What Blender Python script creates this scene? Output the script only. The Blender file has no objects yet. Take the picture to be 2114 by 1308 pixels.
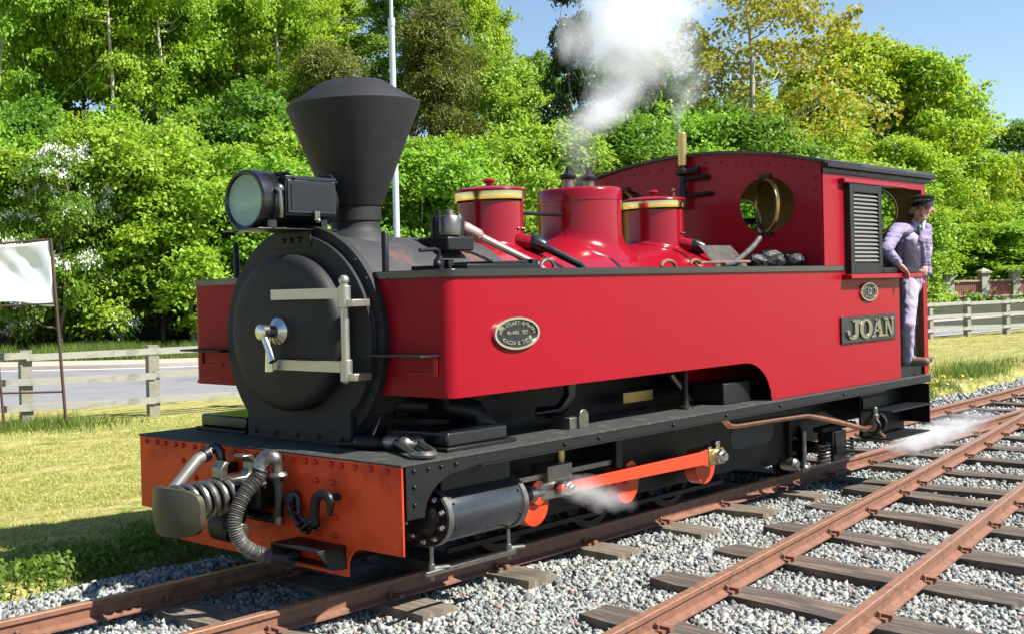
import bpy, math, random
import numpy as np
from mathutils import Vector, Matrix

rng = np.random.default_rng(7)
random.seed(7)
scn = bpy.context.scene
COL = scn.collection
R = math.radians

# ------------------------------------------------------------------ camera
CAM = np.array([-4.3676, -4.9455, 1.6352])
YAW, PITCH, ROLL, FPX, PPX, PPY = .8581, -.0099, -.0265, 2425.0, 491.04, 633.58
IW, IH = 2114., 1308.
_f = np.array([math.cos(YAW)*math.cos(PITCH), math.sin(YAW)*math.cos(PITCH), math.sin(PITCH)])
_r = np.array([math.sin(YAW), -math.cos(YAW), 0.]); _u = np.cross(_r, _f)
_r, _u = math.cos(ROLL)*_r + math.sin(ROLL)*_u, -math.sin(ROLL)*_r + math.cos(ROLL)*_u
cam = bpy.data.cameras.new('camera'); camo = bpy.data.objects.new('camera', cam); COL.objects.link(camo)
camo.matrix_world = Matrix(((_r[0], _u[0], -_f[0], CAM[0]), (_r[1], _u[1], -_f[1], CAM[1]),
                            (_r[2], _u[2], -_f[2], CAM[2]), (0, 0, 0, 1)))
cam.sensor_width = 36; cam.lens = 36*FPX/IW
cam.shift_x = (IW/2-PPX)/IW; cam.shift_y = (PPY-IH/2)/IW
cam.clip_start = .1; cam.clip_end = 3000
scn.camera = camo

# ------------------------------------------------------------------ light
SUN = Vector((.34, -.85, 1)).normalized()
w = bpy.data.worlds.new('World'); scn.world = w; w.use_nodes = True
nt = w.node_tree; bg = nt.nodes['Background']
sky = nt.nodes.new('ShaderNodeTexSky'); sky.sky_type = 'NISHITA'; sky.sun_disc = False
sky.sun_elevation = math.asin(SUN.z); sky.sun_rotation = math.atan2(SUN.x, SUN.y)
sky.air_density = 1.0; sky.dust_density = .1; sky.ozone_density = 2.4
nt.links.new(sky.outputs[0], bg.inputs[0]); bg.inputs[1].default_value = .078
sl = bpy.data.lights.new('sun', 'SUN'); sl.energy = 5.0; sl.angle = R(.53); sl.color = (1, .955, .88)
so = bpy.data.objects.new('sun', sl); COL.objects.link(so)
so.rotation_euler = (-SUN).to_track_quat('-Z', 'Y').to_euler(); so.location = (0, -10, 20)
vs = scn.view_settings; vs.view_transform = 'Standard'; vs.look = 'None'; vs.exposure = 1.12; vs.gamma = 1
vs.use_curve_mapping = False
cy = scn.cycles; cy.use_denoising = True; cy.max_bounces = 8; cy.transparent_max_bounces = 8
cy.diffuse_bounces = 4; cy.glossy_bounces = 3; cy.transmission_bounces = 4; cy.volume_bounces = 5
cy.caustics_reflective = False; cy.caustics_refractive = False; cy.volume_step_rate = 1.0; cy.volume_max_steps = 160

# ------------------------------------------------------------------ helpers
def ray(px, py): return _f + (px-PPX)/FPX*_r - (py-PPY)/FPX*_u
def at(px, py, x=None, y=None, z=None):
    d = ray(px, py)
    for i, v in enumerate((x, y, z)):
        if v is not None: return CAM + d*(v-CAM[i])/d[i]
def depth_at(px, D):                       # ground point below pixel column at that depth
    d = ray(px, 600); p = CAM + d*D; return p[0], p[1]

class MB:
    def __init__(s): s.v = []; s.f = []
    def add(s, vs, fs):
        b = len(s.v); s.v += [tuple(map(float, q)) for q in vs]; s.f += [tuple(i+b for i in q) for q in fs]; return s
    def box(s, x0, x1, y0, y1, z0, z1):
        return s.add([(x0,y0,z0),(x1,y0,z0),(x1,y1,z0),(x0,y1,z0),(x0,y0,z1),(x1,y0,z1),(x1,y1,z1),(x0,y1,z1)],
                     [(3,2,1,0),(4,5,6,7),(0,1,5,4),(1,2,6,5),(2,3,7,6),(3,0,4,7)])
    def hexa(s, b, t):                     # 4 bottom, 4 top corner points
        return s.add(list(b)+list(t), [(3,2,1,0),(4,5,6,7),(0,1,5,4),(1,2,6,5),(2,3,7,6),(3,0,4,7)])
    def prism(s, poly, ax, a, b):          # polygon in the two other axes, extruded along ax
        n = len(poly); o = {'x': lambda p, t: (t, p[0], p[1]), 'y': lambda p, t: (p[0], t, p[1]), 'z': lambda p, t: (p[0], p[1], t)}[ax]
        vs = [o(p, a) for p in poly] + [o(p, b) for p in poly]
        return s.add(vs, [tuple(range(n))[::-1], tuple(range(n, 2*n))] + [(i, (i+1) % n, n+(i+1) % n, n+i) for i in range(n)])
    def lathe(s, prof, c, ax='z', n=32, caps=True, a0=0, a1=2*math.pi):   # prof: (radius, position along axis)
        full = abs(a1-a0-2*math.pi) < 1e-6; m = n if full else n+1
        vs = []; fs = []
        for (r, t) in prof:
            for i in range(m):
                a = a0+(a1-a0)*i/n; q = (r*math.cos(a), r*math.sin(a))
                vs.append({'z': (c[0]+q[0], c[1]+q[1], c[2]+t), 'x': (c[0]+t, c[1]+q[0], c[2]+q[1]), 'y': (c[0]+q[0], c[1]+t, c[2]+q[1])}[ax])
        for k in range(len(prof)-1):
            for i in range(n):
                j = (i+1) % m; fs.append((k*m+i, k*m+j, (k+1)*m+j, (k+1)*m+i))
        if caps and full:
            fs.append(tuple(range(m))[::-1]); fs.append(tuple(range((len(prof)-1)*m, len(prof)*m)))
        return s.add(vs, fs)
    def tube(s, path, r, n=10, caps=True, closed=False):
        P = [Vector(p) for p in path]; N = len(P); rr = r if hasattr(r, '__len__') else [r]*N
        T = []
        for i in range(N):
            if closed: t = P[(i+1) % N]-P[i-1]
            else: t = P[min(i+1, N-1)]-P[max(i-1, 0)]
            T.append(t.normalized() if t.length > 1e-9 else Vector((0,0,1)))
        up = Vector((0,0,1)) if abs(T[0].z) < .9 else Vector((1,0,0))
        a = T[0].cross(up).normalized(); vs = []
        for i in range(N):
            a = (a - T[i]*a.dot(T[i])).normalized(); b = T[i].cross(a)
            for k in range(n):
                g = 2*math.pi*k/n; vs.append(P[i]+(a*math.cos(g)+b*math.sin(g))*rr[i])
        fs = [(i*n+k, i*n+(k+1) % n, (i+1)*n+(k+1) % n, (i+1)*n+k) for i in range(N-1) for k in range(n)]
        if closed: fs += [((N-1)*n+k, (N-1)*n+(k+1) % n, (k+1) % n, k) for k in range(n)]
        elif caps: fs += [tuple(range(n))[::-1], tuple(range((N-1)*n, N*n))]
        return s.add(vs, fs)
    def ball(s, c, r, n=14, m=9):
        r = r if hasattr(r, '__len__') else (r, r, r); vs = []; fs = []
        for j in range(m+1):
            th = math.pi*j/m
            for i in range(n):
                a = 2*math.pi*i/n; vs.append((c[0]+r[0]*math.sin(th)*math.cos(a), c[1]+r[1]*math.sin(th)*math.sin(a), c[2]+r[2]*math.cos(th)))
        for j in range(m):
            for i in range(n): fs.append((j*n+i, (j+1)*n+i, (j+1)*n+(i+1) % n, j*n+(i+1) % n))
        return s.add(vs, fs)
    def cone(s, p0, p1, r0, r1, n=12):     # tapered rod with round ends
        p0, p1 = Vector(p0), Vector(p1); d = (p1-p0).normalized()
        ks = [(-r0, .05), (-r0*.75, .66), (-r0*.35, .93), (0, 1)]
        path = [p0+d*k[0] for k in ks] + [p1-d*k[0]*(r1/max(r0, 1e-6)) for k in ks[::-1]]
        rad = [r0*k[1] for k in ks] + [r1*k[1] for k in ks[::-1]]
        return s.tube(path, rad, n)

def root_off(o):
    v = Vector((0, 0, 0))
    while o is not None: v += o.location; o = o.parent
    return v
def build(name, mb, m, parent=None, smooth=35, bevel=0, bseg=2, **props):
    off = root_off(parent) if parent else Vector((0, 0, 0))
    me = bpy.data.meshes.new(name)
    me.from_pydata([(a-off.x, b-off.y, c-off.z) for a, b, c in mb.v], [], mb.f)
    me.validate(); me.update()
    if smooth:
        me.polygons.foreach_set('use_smooth', [True]*len(me.polygons)); me.set_sharp_from_angle(angle=R(smooth))
    me.materials.append(m)
    o = bpy.data.objects.new(name, me); COL.objects.link(o); o.parent = parent
    if bevel:
        bm = o.modifiers.new('bevel', 'BEVEL'); bm.width = bevel; bm.segments = bseg; bm.limit_method = 'ANGLE'; bm.angle_limit = R(40)
    for k, v in props.items(): o[k] = v
    return o
def thing(name, loc, label, cat, group=None):
    o = bpy.data.objects.new(name, None); COL.objects.link(o); o.location = loc
    o['label'] = label; o['category'] = cat; o.empty_display_size = .1
    if group: o['group'] = group
    return o
def place(name, me, parent, loc, rot=(0, 0, 0), scale=(1, 1, 1)):   # a copy sharing mesh data, at a world position
    o = bpy.data.objects.new(name, me); COL.objects.link(o); o.parent = parent
    off = root_off(parent) if parent else Vector((0, 0, 0))
    o.location = Vector(loc)-off; o.rotation_euler = rot; o.scale = scale
    return o
def mesh_np(name, V, F, m, smooth=False):   # numpy arrays, F (n,3) or (n,4)
    me = bpy.data.meshes.new(name); k = F.shape[1]
    me.vertices.add(len(V)); me.vertices.foreach_set('co', V.astype(np.float32).ravel())
    me.loops.add(F.size); me.loops.foreach_set('vertex_index', F.astype(np.int32).ravel())
    me.polygons.add(len(F)); me.polygons.foreach_set('loop_start', np.arange(0, F.size, k, dtype=np.int32))
    if smooth: me.polygons.foreach_set('use_smooth', np.ones(len(F), bool))
    me.update(calc_edges=True); me.materials.append(m)
    return me
def arc(cx, cy_, r, a0, a1, n): return [(cx+r*math.cos(R(a0+(a1-a0)*i/n)), cy_+r*math.sin(R(a0+(a1-a0)*i/n))) for i in range(n+1)]

# ------------------------------------------------------------------ materials
def mat(name, col, rough=.5, metal=0., var=.12, scale=6., bump=0., bscale=40., coat=0., col2=None, c2scale=2., c2amt=.5, spec=.5, rvar=.1):
    m = bpy.data.materials.new(name); m.use_nodes = True; t = m.node_tree; N = t.nodes; L = t.links
    b = N['Principled BSDF']; tc = N.new('ShaderNodeTexCoord'); co = tc.outputs['Object']
    n1 = N.new('ShaderNodeTexNoise'); n1.inputs['Scale'].default_value = scale; n1.inputs['Detail'].default_value = 6; n1.inputs['Roughness'].default_value = .65
    L.new(co, n1.inputs['Vector'])
    mx = N.new('ShaderNodeMix'); mx.data_type = 'RGBA'; L.new(n1.outputs[0], mx.inputs[0])
    mx.inputs[6].default_value = (*[c*(1-var) for c in col], 1); mx.inputs[7].default_value = (*[min(1, c*(1+var)) for c in col], 1)
    out = mx.outputs[2]
    if col2:
        n2 = N.new('ShaderNodeTexNoise'); n2.inputs['Scale'].default_value = c2scale; n2.inputs['Detail'].default_value = 8; n2.inputs['Roughness'].default_value = .7
        L.new(co, n2.inputs['Vector'])
        rp = N.new('ShaderNodeMapRange'); rp.inputs[1].default_value = .62-.3*c2amt; rp.inputs[2].default_value = .78-.3*c2amt; L.new(n2.outputs[0], rp.inputs[0])
        m2 = N.new('ShaderNodeMix'); m2.data_type = 'RGBA'; L.new(rp.outputs[0], m2.inputs[0]); L.new(out, m2.inputs[6]); m2.inputs[7].default_value = (*col2, 1)
        out = m2.outputs[2]
    L.new(out, b.inputs['Base Color'])
    rr = N.new('ShaderNodeMapRange'); L.new(n1.outputs[0], rr.inputs[0]); rr.inputs[3].default_value = max(0, rough-rvar); rr.inputs[4].default_value = min(1, rough+rvar)
    L.new(rr.outputs[0], b.inputs['Roughness'])
    b.inputs['Metallic'].default_value = metal; b.inputs['Coat Weight'].default_value = coat; b.inputs['Coat Roughness'].default_value = .08
    b.inputs['Specular IOR Level'].default_value = spec
    if bump:
        n3 = N.new('ShaderNodeTexNoise'); n3.inputs['Scale'].default_value = bscale; n3.inputs['Detail'].default_value = 5; L.new(co, n3.inputs['Vector'])
        bp = N.new('ShaderNodeBump'); bp.inputs['Strength'].default_value = bump; bp.inputs['Distance'].default_value = .02; L.new(n3.outputs[0], bp.inputs['Height']); L.new(bp.outputs[0], b.inputs['Normal'])
    return m
RED = mat('crimson paint', (.255, .005, .0135), .34, var=.13, scale=1.0, coat=.03, bump=.012, bscale=3.5, spec=.10, rvar=.08, col2=(.34, .045, .05), c2scale=38, c2amt=-.05)
REDDIRT = mat('crimson cab paint', (.255, .005, .0135), .34, var=.13, scale=1.6, coat=.08, bump=.012, bscale=5, spec=.2)
REDG = mat('polished crimson paint', (.245, .005, .0135), .2, var=.10, scale=3, coat=.35, bump=.005, bscale=6, spec=.2)
ORANGE = mat('vermilion paint', (.66, .062, .012), .42, var=.08, scale=4, coat=.06, col2=(.42, .022, .007), c2scale=2.2, c2amt=.5, bump=.01, bscale=8, spec=.25)
ROD = mat('vermilion rods', (.56, .045, .010), .35, var=.06, scale=8, coat=.3)
BLACK = mat('black gloss paint', (.007, .007, .009), .28, var=.3, scale=12, coat=.3, spec=.5)
BLACKS = mat('black satin paint', (.007, .007, .008), .45, var=.3, scale=9, bump=.02, bscale=30, spec=.35)
SMOKE = mat('smokebox heat black', (.0145, .0145, .0155), .62, var=.3, scale=5, col2=(.030, .028, .026), c2scale=3, c2amt=.25, bump=.015, bscale=25, spec=.35)
SMOKEB = mat('smokebox barrel', (.036, .036, .038), .6, var=.2, scale=5, col2=(.15, .062, .042), c2scale=2.1, c2amt=.34, bump=.02, bscale=30, spec=.35)
FOOT = mat('footplate', (.028, .030, .028), .75, var=.5, scale=14, col2=(.10, .095, .045), c2scale=9, c2amt=.25, bump=.15, bscale=60)
FRAME = mat('black frame oily', (.0045, .0045, .005), .5, var=.4, scale=7, col2=(.010, .008, .006), c2scale=5, c2amt=.5, spec=.25)
CYL = mat('cylinder cladding', (.055, .06, .068), .27, metal=.55, var=.25, scale=5, coat=.1)
STEEL = mat('bright steel', (.62, .61, .58), .26, metal=1, var=.1, scale=20)
STEELD = mat('dull steel', (.24, .23, .21), .38, metal=.9, var=.25, scale=14, col2=(.16, .13, .09), c2scale=9, c2amt=.4)
OLIVE = mat('greasy steel', (.045, .041, .022), .48, metal=.1, var=.3, scale=9, col2=(.02, .018, .012), c2scale=6, c2amt=.35)
BRASS = mat('brass', (.83, .60, .26), .2, metal=1, var=.08, scale=12)
BRASSD = mat('dull brass', (.52, .38, .15), .36, metal=1, var=.2, scale=14)
COPPER = mat('copper', (.72, .33, .2), .33, metal=1, var=.15, scale=9, col2=(.38, .18, .12), c2scale=8, c2amt=.35)
HOSE = mat('grey armoured hose', (.17, .16, .145), .45, metal=.35, var=.25, scale=25)
RUBBER = mat('rubber', (.03, .03, .034), .6, var=.2)
TAN = mat('cab interior tan', (.26, .165, .07), .6, var=.1)
GREYP = mat('grey slats', (.17, .165, .155), .5, var=.15)
GLASSY = mat('lamp reflector', (.72, .76, .70), .5, metal=.15, var=.1)
COALM = mat('coal', (.014, .015, .017), .5, var=.4, scale=20, bump=.6, bscale=30, spec=.35)
RAILM = mat('rusty rail', (.20, .088, .05), .7, var=.3, scale=16, col2=(.11, .055, .035), c2scale=10, c2amt=.45, bump=.12, bscale=50)
RAILT = mat('worn rail head', (.42, .235, .15), .42, metal=.55, var=.15, scale=18, col2=(.25, .13, .08), c2scale=12, c2amt=.35)
WOODM = mat('old sleeper timber', (.115, .093, .07), .85, var=.35, scale=9, col2=(.24, .19, .13), c2scale=5, c2amt=.5, bump=.35, bscale=28)
WOODD = mat('tarred sleeper timber', (.065, .053, .043), .85, var=.4, scale=7, col2=(.19, .135, .095), c2scale=4, c2amt=.5, bump=.45, bscale=24)
def glass(name, rough=.02, tint=(.86, .92, .89)):       # thin pane: lets light straight through, mirrors a little
    m = bpy.data.materials.new(name); m.use_nodes = True; t = m.node_tree; N = t.nodes; L = t.links; N.remove(N['Principled BSDF'])
    tr = N.new('ShaderNodeBsdfTransparent'); tr.inputs[0].default_value = (*tint, 1); gl = N.new('ShaderNodeBsdfGlossy'); gl.inputs['Roughness'].default_value = rough
    fr = N.new('ShaderNodeFresnel'); fr.inputs['IOR'].default_value = 1.5; ms = N.new('ShaderNodeMixShader'); g = N.new('ShaderNodeNewGeometry'); mu = N.new('ShaderNodeMath'); mu.operation = 'MULTIPLY_ADD'; mu.inputs[1].default_value = -1; mu.inputs[2].default_value = 1; L.new(g.outputs['Backfacing'], mu.inputs[0]); m2 = N.new('ShaderNodeMath'); m2.operation = 'MULTIPLY'; L.new(mu.outputs[0], m2.inputs[0]); L.new(fr.outputs[0], m2.inputs[1]); L.new(m2.outputs[0], ms.inputs[0]); L.new(tr.outputs[0], ms.inputs[1]); L.new(gl.outputs[0], ms.inputs[2]); L.new(ms.outputs[0], N['Material Output'].inputs['Surface'])
    return m
GLASS = glass('glass', .06)

# ------------------------------------------------------------------ the setting: ground, ballast, road
def ground_z(x, y):
    # lawn level, falling to the track bed; a wooded bank climbs far behind
    x = np.asarray(x, float); y = np.asarray(y, float)
    edge = 1.02 + .0016*np.clip(x-5, 0, 60)**2 + .05*np.sin(x*1.7) + .04*np.sin(x*4.3+1)
    k = np.clip((y-edge)/.35, 0, 1); k = k*k*(3-2*k)
    z = -.26 + .215*k
    n = .025*np.sin(x*1.3+.6*y)*np.sin(y*1.1-.4*x) + .012*np.sin(3.1*x)*np.sin(2.7*y+1)
    fl = np.clip((y-edge)/1.2, 0, 1)*np.clip((8.2-y+np.clip(4-x, -30, 6)*.2)/1.0, 0, 1)
    z = z + n*fl
    # distance along the view
    d = (x-CAM[0])*_f[0] + (y-CAM[1])*_f[1]; lat = (x-CAM[0])*_r[0] + (y-CAM[1])*_r[1]
    t = lat/np.maximum(d, 1); s = np.clip((d-44)/42, 0, 1); s = s*s*(3-2*s)
    z = z + 15*s*np.clip((.36-t)/.30, 0, 1)
    return z
def grid_mesh(name, xs, ys, zf, m):
    X, Y = np.meshgrid(xs, ys, indexing='ij'); Z = zf(X, Y)
    V = np.stack([X.ravel(), Y.ravel(), Z.ravel()], 1); a, b = len(xs), len(ys)
    i, j = np.meshgrid(np.arange(a-1), np.arange(b-1), indexing='ij'); q = (i*b+j).ravel()
    return mesh_np(name, V, np.stack([q, q+b, q+b+1, q+1], 1), m, True)

def ground_mat():
    m = bpy.data.materials.new('mown grass'); m.use_nodes = True; t = m.node_tree; N = t.nodes; L = t.links; b = N['Principled BSDF']
    tc = N.new('ShaderNodeTexCoord'); co = tc.outputs['Object']
    def noise(s, d=6, r=.65, sc=None):
        n = N.new('ShaderNodeTexNoise'); n.inputs['Scale'].default_value = s; n.inputs['Detail'].default_value = d; n.inputs['Roughness'].default_value = r
        if sc:
            mp = N.new('ShaderNodeMapping'); mp.inputs['Scale'].default_value = sc; mp.inputs['Rotation'].default_value = (0, 0, R(12)); L.new(co, mp.inputs[0]); L.new(mp.outputs[0], n.inputs['Vector'])
        else: L.new(co, n.inputs['Vector'])
        return n.outputs[0]
    def ramp(src, stops):
        r = N.new('ShaderNodeValToRGB'); e = r.color_ramp.elements
        while len(e) > 1: e.remove(e[-1])
        e[0].position = stops[0][0]; e[0].color = (*stops[0][1], 1)
        for p, c in stops[1:]:
            q = e.new(p); q.color = (*c, 1)
        L.new(src, r.inputs[0]); return r.outputs[0]
    base = ramp(noise(1.5, 9, .78, (1, 2.8, 1)), [(.26, (.09, .12, .02)), (.40, (.21, .23, .045)), (.52, (.40, .36, .13)), (.72, (.52, .45, .22))])
    fine = ramp(noise(16, 4, .7), [(.3, (.35, .35, .35)), (.6, (1, 1, 1))])
    mx = N.new('ShaderNodeMix'); mx.data_type = 'RGBA'; mx.blend_type = 'MULTIPLY'; mx.inputs[0].default_value = .7; L.new(base, mx.inputs[6]); L.new(fine, mx.inputs[7])
    L.new(mx.outputs[2], b.inputs['Base Color']); b.inputs['Roughness'].default_value = .95; b.inputs['Specular IOR Level'].default_value = .1
    bp = N.new('ShaderNodeBump'); bp.inputs['Strength'].default_value = .7; bp.inputs['Distance'].default_value = .04; L.new(noise(22, 5), bp.inputs['Height']); L.new(bp.outputs[0], b.inputs['Normal'])
    return m
GRASSG = ground_mat()
xs = np.unique(np.concatenate([np.linspace(-60, -6, 20), np.linspace(-6, 12, 110), np.linspace(12, 40, 90), np.linspace(40, 130, 60), np.linspace(130, 900, 16)]))
ys = np.unique(np.concatenate([np.linspace(-300, -6, 16), np.linspace(-6, .6, 16), np.linspace(.6, 2.2, 30), np.linspace(2.2, 12, 60), np.linspace(12, 90, 60), np.linspace(90, 900, 16)]))
go = bpy.data.objects.new('ground', grid_mesh('ground', xs, ys, ground_z, GRASSG)); COL.objects.link(go); go['kind'] = 'structure'
BALM = mat('ballast stone bed', (.20, .20, .19), .9, var=.6, scale=38, col2=(.05, .05, .05), c2scale=30, c2amt=.6, bump=.9, bscale=36)
def trk(x): return .0016*np.clip(np.asarray(x, float)-5, 0, 60)**2       # main track centre line
def sid(x):                                                              # siding's left rail
    return np.interp(x, [-30, -6, .5, 1.4, 2.53, 6.05, 8.3, 11.7, 12.6], [-5.3, -2.66, -1.885, -1.775, -1.64, -1.215, -.935, -.49, -.36])
bx = np.unique(np.concatenate([np.linspace(-10, 60, 200)]))
bed = MB()
for i in range(len(bx)-1):
    x0, x1 = bx[i], bx[i+1]; e = lambda x: .92+float(trk(x))+.05*math.sin(x*2.3)
    cols = [(-9, -.20), (.50, -.20), (.72, -.115), (1.0, -.115), (1.25, -.27)]
    for (ya, za), (yb, zb2) in zip(cols[:-1], cols[1:]):
        o0, o1 = (0, 0) if ya < 0 else (float(trk(x0)), float(trk(x1))); p0, p1 = float(trk(x0)), float(trk(x1))
        bed.add([(x0, ya+o0, za), (x1, ya+o1, za), (x1, yb+p1, zb2), (x0, yb+p0, zb2)], [(0, 1, 2, 3)])
build('ballast_bed', bed, BALM, smooth=0, kind='structure')

# loose ballast stones
def rock_proto():
    g = (1+5**.5)/2
    V = np.array([(-1,g,0),(1,g,0),(-1,-g,0),(1,-g,0),(0,-1,g),(0,1,g),(0,-1,-g),(0,1,-g),(g,0,-1),(g,0,1),(-g,0,-1),(-g,0,1)])/1.9
    F = np.array([(0,11,5),(0,5,1),(0,1,7),(0,7,10),(0,10,11),(1,5,9),(5,11,4),(11,10,2),(10,7,6),(7,1,8),(3,9,4),(3,4,2),(3,2,6),(3,6,8),(3,8,9),(4,9,5),(2,4,11),(6,2,10),(8,6,7),(9,8,1)])
    return V, F
def chip_proto():
    V = np.array([(x, y, z) for x in (-1, 1) for y in (-1, 1) for z in (-1, 1)], float)*.8
    return V, np.array([(0, 1, 3, 2), (4, 6, 7, 5), (0, 4, 5, 1), (2, 3, 7, 6), (0, 2, 6, 4), (1, 5, 7, 3)])
def rand_rot(n):
    q = rng.normal(size=(n, 4)); q /= np.linalg.norm(q, axis=1)[:, None]; a, b, c, d = q.T
    return np.stack([1-2*(c*c+d*d), 2*(b*c-a*d), 2*(b*d+a*c), 2*(b*c+a*d), 1-2*(b*b+d*d), 2*(c*d-a*b), 2*(b*d-a*c), 2*(c*d+a*b), 1-2*(b*b+c*c)], 1).reshape(n, 3, 3)
def rocks(pts, size):                     # angular crushed chips
    V0, F0 = chip_proto(); n = len(pts); k = len(V0)
    V = V0[None]*(1+.30*rng.normal(size=(n, k, 1)).clip(-1.5, 1.5))+.22*rng.normal(size=(n, k, 3)); V = V*(np.array([1.1, .85, .6])*rng.uniform(.7, 1.3, (n, 3)))[:, None, :]
    V = np.einsum('nij,nkj->nki', rand_rot(n), V)*size[:, None, None] + pts[:, None, :]
    F = F0[None] + (np.arange(n)*k)[:, None, None]
    return V.reshape(-1, 3), F.reshape(-1, 4)
def stone_mat():
    m = bpy.data.materials.new('ballast stones'); m.use_nodes = True; t = m.node_tree; N = t.nodes; L = t.links; b = N['Principled BSDF']
    g = N.new('ShaderNodeNewGeometry'); r = N.new('ShaderNodeValToRGB'); e = r.color_ramp.elements
    e[0].position = 0; e[0].color = (.13, .14, .135, 1); e[1].position = 1; e[1].color = (.70, .70, .66, 1)
    for p, c in [(.3, (.28, .30, .285)), (.7, (.43, .455, .43)), (.93, (.46, .44, .38)), (.985, (.32, .20, .16))]:
        q = e.new(p); q.color = (*c, 1)
    L.new(g.outputs['Random Per Island'], r.inputs[0])
    tc = N.new('ShaderNodeTexCoord'); n = N.new('ShaderNodeTexNoise'); n.inputs['Scale'].default_value = 45; n.inputs['Detail'].default_value = 4; L.new(tc.outputs['Object'], n.inputs['Vector'])
    mp = N.new('ShaderNodeMapRange'); mp.inputs[3].default_value = .62; mp.inputs[4].default_value = 1.02; L.new(n.outputs[0], mp.inputs[0])
    mx = N.new('ShaderNodeMix'); mx.data_type = 'RGBA'; mx.blend_type = 'MULTIPLY'; mx.inputs[0].default_value = 1; L.new(r.outputs[0], mx.inputs[6]); L.new(mp.outputs[0], mx.inputs[7]); L.new(mx.outputs[2], b.inputs['Base Color'])
    b.inputs['Roughness'].default_value = .85; b.inputs['Specular IOR Level'].default_value = .25
    return m
STONE = stone_mat()
def scatter(n, x0, x1, y0, y1): return np.stack([rng.uniform(x0, x1, n), rng.uniform(y0, y1, n)], 1)
P = np.concatenate([scatter(165000, -2.4, 5.2, -4.6, 1.15), scatter(70000, 5.2, 12, -4.4, 1.1), scatter(42000, 12, 26, -3.4, 2.6)])
vd = P-CAM[:2]; dep = vd@_f[:2]; lat_ = vd@_r[:2]; scr = PPX+FPX*lat_/np.maximum(dep, .1); scy = 600+FPX*1.78/np.maximum(dep, .1)
P = P[(dep > 1.5) & (scr > -420) & (scr < 2650) & (scy < 1620)]         # near the frame
hid = (P[:, 0] > .6) & (P[:, 0] < 6) & (P[:, 1] > -.30)                 # wholly out of sight under the engine
P = P[~hid]; yc = trk(P[:, 0]); keep = P[:, 1]-yc < 1.02+.06*np.sin(P[:, 0]*2.3)+.05*rng.normal(size=len(P)); P = P[keep]
hz = -.188+.036*rng.uniform(0, 1, len(P))+.015*np.sin(P[:, 0]*3)*np.sin(P[:, 1]*4)
yy = P[:, 1]-trk(P[:, 0]); hz += .085*np.clip((yy-.50)/.22, 0, 1)-.03*np.clip((yy-.95)/.15, 0, 1)
sz = rng.uniform(.0085, .0185, len(P))*np.where(rng.random(len(P)) < .06, 1.4, 1); far = P[:, 0] > 12; sz[far] *= 1.4
print('STONES', len(P))
V, F = rocks(np.column_stack([P, hz]), sz)
gob = bpy.data.objects.new('ballast_stones', mesh_np('ballast_stones', V, F, STONE)); COL.objects.link(gob)
gob['kind'] = 'stuff'; gob['label'] = 'pale grey crushed stone ballast around the rails'; gob['category'] = 'ballast'

# ------------------------------------------------------------------ tracks
def rail_part(name, xy, parent):
    prof = [(-.047, -.112), (.047, -.112), (.047, -.103), (.009, -.088), (.009, -.036), (.025, -.028), (.025, -.004), (.021, -.0005), (-.021, -.0005), (-.025, -.004), (-.025, -.028), (-.009, -.036), (-.009, -.088), (-.047, -.103)]
    off = root_off(parent); vs = []; fs = []; n = len(prof)
    for i, (x, y) in enumerate(xy):
        a = xy[max(i-1, 0)]; b = xy[min(i+1, len(xy)-1)]; t = Vector((b[0]-a[0], b[1]-a[1])).normalized(); nn = (-t.y, t.x)
        vs += [(x+nn[0]*p[0], y+nn[1]*p[0], p[1]) for p in prof]
    for i in range(len(xy)-1): fs += [(i*n+k, i*n+(k+1) % n, (i+1)*n+(k+1) % n, (i+1)*n+k) for k in range(n)]
    fs += [tuple(range(n))[::-1], tuple(range((len(xy)-1)*n, len(xy)*n))]
    mb = MB().add(vs, fs); o = build(name, mb, RAILM, parent, smooth=30)
    o.data.materials.append(RAILT)
    for p in o.data.polygons:
        if p.normal.z > .5 and p.center.z+off.z > -.006: p.material_index = 1
    return o
track = thing('railway_track', (3, 0, 0), 'rusty narrow gauge track that the red locomotive stands on', 'track', 'narrow gauge tracks')
G2 = .4304
xr = np.concatenate([np.linspace(-12, 5, 8), np.linspace(6, 70, 60)])
rail_part('rail', [(x, float(trk(x))-G2) for x in xr], track)
rail_part('rail', [(x, float(trk(x))+G2) for x in xr], track)
siding = thing('railway_track', (3, -2, 0), 'empty rusty siding track in the foreground joining from the right', 'track', 'narrow gauge tracks')
xq = [-10, -6, -3, 0, .5, 1.4, 2.53, 4, 5, 6.05, 7, 8.3, 10, 11.7, 12.3]
rail_part('rail', [(x, float(sid(x))) for x in xq], siding)
rail_part('rail', [(x, float(sid(x))-.80) for x in xq] + [(20, -.35), (40, .6)], siding)

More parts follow.
